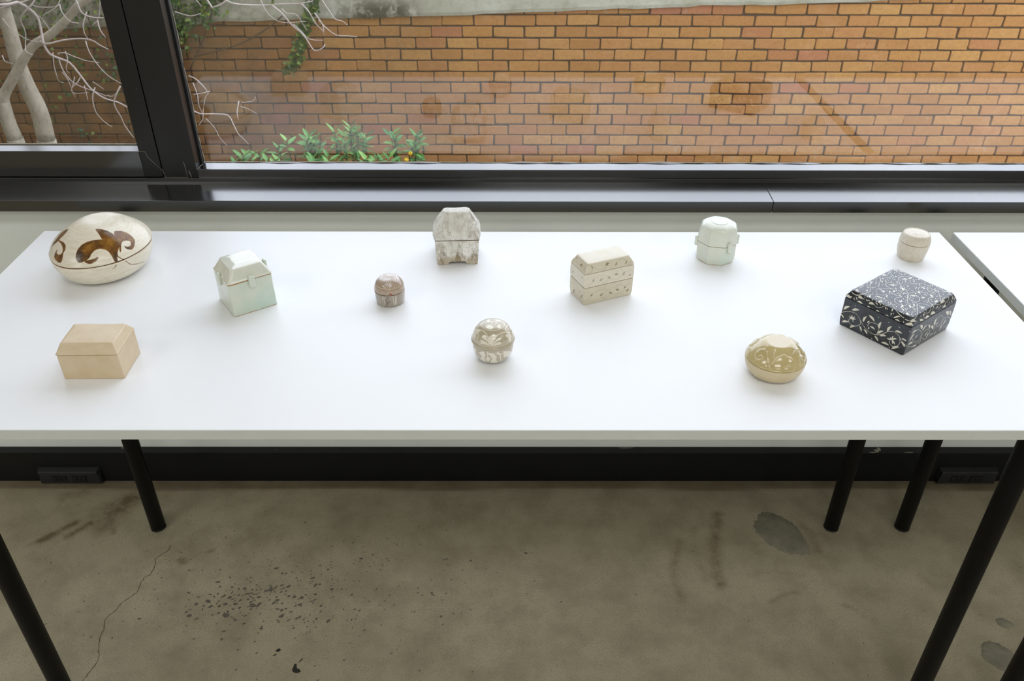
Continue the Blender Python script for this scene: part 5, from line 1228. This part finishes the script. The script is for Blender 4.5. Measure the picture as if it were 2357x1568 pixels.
# black box with white inlaid flower scrolls
def blk_mat(name, sat):
    M = Mat(name); n1 = M.noise(26, 5); n2 = M.noise(140, 4)
    c_ = M.mix(M.rng(n1, .4, .65), srgb(30, 30, 33), srgb(52, 60, 70))
    c_ = M.mix(M.rng(n2, .55, .75, 0, .4), c_, srgb(70, 66, 62))
    jit = M.rng(M.noise(420, 2), .2, .8, -.18, .18)
    k = M.rng(M.math('ADD', M.attr('inlay'), jit), -.10, .14)
    c_ = M.mix(k, c_, M.mix(n1, srgb(232, 228, 214), srgb(214, 208, 190)))
    M.set(Base_Color=c_, Roughness=M.rng(n1, .3, .7, .22, .32), Coat_Weight=.25, Coat_Roughness=.15); M.bump(n2, .15, .0006); return M.m
def blk_lid(pt):
    for l_ in BLK_L_S: pt.stroke(l_, .75)
    rf = random.Random(9)
    for c in BLK_L_F:
        a0 = rf.random() * 6.28; hd = rf.uniform(0, 6.28)
        for k in range(6):
            a = hd + (k - 2.5) * .55; L = 5.6 if k in (2, 3) else 4.8
            pt.leaf((c[0] + .9 * math.cos(a), c[1] + .9 * math.sin(a)), (c[0] + L * math.cos(a), c[1] + L * math.sin(a)), .33, .05)
        pt.leaf(c, (c[0] - 2.2 * math.cos(hd), c[1] - 2.2 * math.sin(hd)), .5, 0)
    for p, q in BLK_L_L: pt.leaf(p, q, .32, .1)
    # loose leaves between the scrolls
    used = [np.array(c) for c in BLK_L_F] + [(np.array(p) + np.array(q)) / 2 for p, q in BLK_L_L] + [np.array(p) for l_ in BLK_L_S for p in smooth2(l_, 2)]
    for _ in range(900):
        p = np.array((rf.uniform(-70, 70), rf.uniform(-62, 62)))
        if min(np.linalg.norm(p - u) for u in used) < 3.4: continue
        used.append(p); a = rf.gauss(.9, .5) + (math.pi if rf.random() < .4 else 0); L = rf.uniform(3.4, 5.6)
        pt.leaf(tuple(p - L * .5 * np.array((math.cos(a), math.sin(a)))), tuple(p + L * .5 * np.array((math.cos(a), math.sin(a)))), .27, .14)
BPER = 2 * (132. + 118.)
def blk_body(pt):
    for sgn in (0, 1, -1):
        o = sgn * BPER / 2
        for l_ in BLK_B_S: pt.stroke([(x + o, y) for x, y in l_], .8)
        for p, q in BLK_B_L: pt.leaf((p[0] + o, p[1]), (q[0] + o, q[1]), .29, .1)
        for p in BLK_B_D: pt.dot((p[0] + o, p[1]), .85)
ceramic('inlaid_box', spec_black(), dict(body=blk_mat('black_inlay_body', 1), lid=blk_mat('black_inlay_lid', 1)), 'square black ceramic box covered in white inlaid flower scrolls', 'ceramic box', .00025, 9.,
        paints=dict(lid=dict(inlay=blk_lid), body=dict(inlay=blk_body)))

# olive egg with moulded scrolls
M = Mat('olive_glaze_lid'); n1 = M.noise(40, 5); v = M.noise(420, 3)
c_ = M.mix(M.rng(n1, .3, .7), srgb(188, 170, 116), srgb(204, 186, 136)); c_ = M.mix(M.rng(v, .5, .7, 0, .3), c_, srgb(160, 140, 88))
c_ = M.mix(M.rng(M.attr('relief'), -.3, .7, 0, .55), c_, srgb(224, 210, 176))
c_ = M.mix(M.rng(M.attr('disc'), -.15, .15), c_, srgb(232, 222, 200))
M.set(Base_Color=c_, Roughness=M.rng(M.attr('disc'), -.15, .15, .14, .6), Coat_Weight=M.rng(M.attr('disc'), -.15, .15, .8, 0), Coat_Roughness=.05); M.bump(M.noise(300, 3), .12, .0005); MO_L = M.m
MO_B = speckled('buff_stoneware', srgb(206, 188, 148), srgb(218, 202, 168), .5, 40, srgb(160, 136, 90), 420, .13, .3, .0005, .3)
def ol_rel(pt):
    for a in (0, math.pi):
        for l_ in OLIVE: pt.stroke(rot2(l_, a), 2.6, 1.2)
def olive_post(P, ch):
    pt = Paint(ch); ol_rel(pt)
    h = np.clip((pt.f.reshape(P.shape[:2]) + .9) / 2.0, 0, 1); h = h * h * (3 - 2 * h) * .0011
    Q = P.copy(); r = np.linalg.norm(P[..., :2], axis=-1) + 1e-9
    Q[..., 0] += h * P[..., 0] / r * .6; Q[..., 1] += h * P[..., 1] / r * .6; Q[..., 2] += h * .8
    return Q
ceramic('oval_lidded_box', spec_olive(), dict(body=MO_B, lid=MO_L), 'low oval box with glossy olive lid, raised scrolls and a bare flat top', 'ceramic box', .0002, 10., post=dict(lid=olive_post),
        paints=dict(lid=dict(relief=ol_rel, disc=lambda pt: pt.poly([(.0456 * 392 * math.cos(a), .0438 * 392 * math.sin(a)) for a in np.linspace(0, 2 * np.pi, 60, endpoint=False)]))))

# large egg-shaped box with brown brush painting
M = Mat('brushed_white_slip'); n1 = M.noise(26, 5)
s = M.n('SeparateXYZ'); M.l(M.co(), s.inputs[0])
comb = M.noise(110, 4, .6, M.vec((.35, .35, 3.0)), .6)
c_ = M.mix(M.rng(n1, .3, .7), srgb(228, 218, 196), srgb(236, 229, 212)); c_ = M.mix(M.rng(comb, .45, .7, 0, .55), c_, srgb(206, 192, 160))
jit = M.rng(M.noise(160, 4), .2, .8, -.5, .5)
k = M.rng(M.math('ADD', M.attr('brush'), jit), -.25, .3)
g1 = M.noise(70, 5, .7); g2 = M.noise(24, 3)
br = M.ramp(g1, [(.3, srgb(66, 40, 12)), (.5, srgb(116, 74, 18)), (.72, srgb(168, 120, 40))]); br = M.mix(M.rng(g2, .50, .62, 0, .8), br, srgb(54, 42, 32))
rimg = M.rng(M.attr('brush'), 1.3, .1); br = M.mix(M.math('MULTIPLY', rimg, .55), br, srgb(160, 108, 30))
c_ = M.mix(k, c_, br)
sz = M.rng(M.math('ABSOLUTE', M.math('SUBTRACT', s.outputs['Z'], .0494)), .0012, .0006)
c_ = M.mix(sz, c_, srgb(130, 90, 48)); c_ = M.mix(M.rng(s.outputs['Z'], .0022, .001), c_, srgb(176, 150, 100))
M.set(Base_Color=c_, Roughness=M.rng(k, 0, 1, .42, .2), Coat_Weight=.35, Coat_Roughness=.12); M.bump(M.math('ADD', comb, M.noise(320, 3)), .22, .0010); ME = M.m
def egg_lid(pt):
    for a in (0, math.pi):
        for p in EGG_LID[:4]: pt.poly(rot2(round_poly(p), a))
        for l_ in EGG_STROKE[:1]: pt.stroke(rot2(l_, a), 2.6, 1.6)
    for p in EGG_LID[4:]: pt.poly(round_poly(p))
    pt.stroke(EGG_STROKE[1], 1.0)
def egg_body(pt):
    for l_ in EGG_BODY_STROKE: pt.stroke(l_, 2.0, 1.2)
ceramic('egg_shaped_box', spec_egg(), dict(body=ME, lid=ME), 'large egg-shaped white slip box painted with brown curling leaves', 'ceramic box', .0006, 11.,
        paints=dict(lid=dict(brush=egg_lid), body=dict(brush=egg_body)))
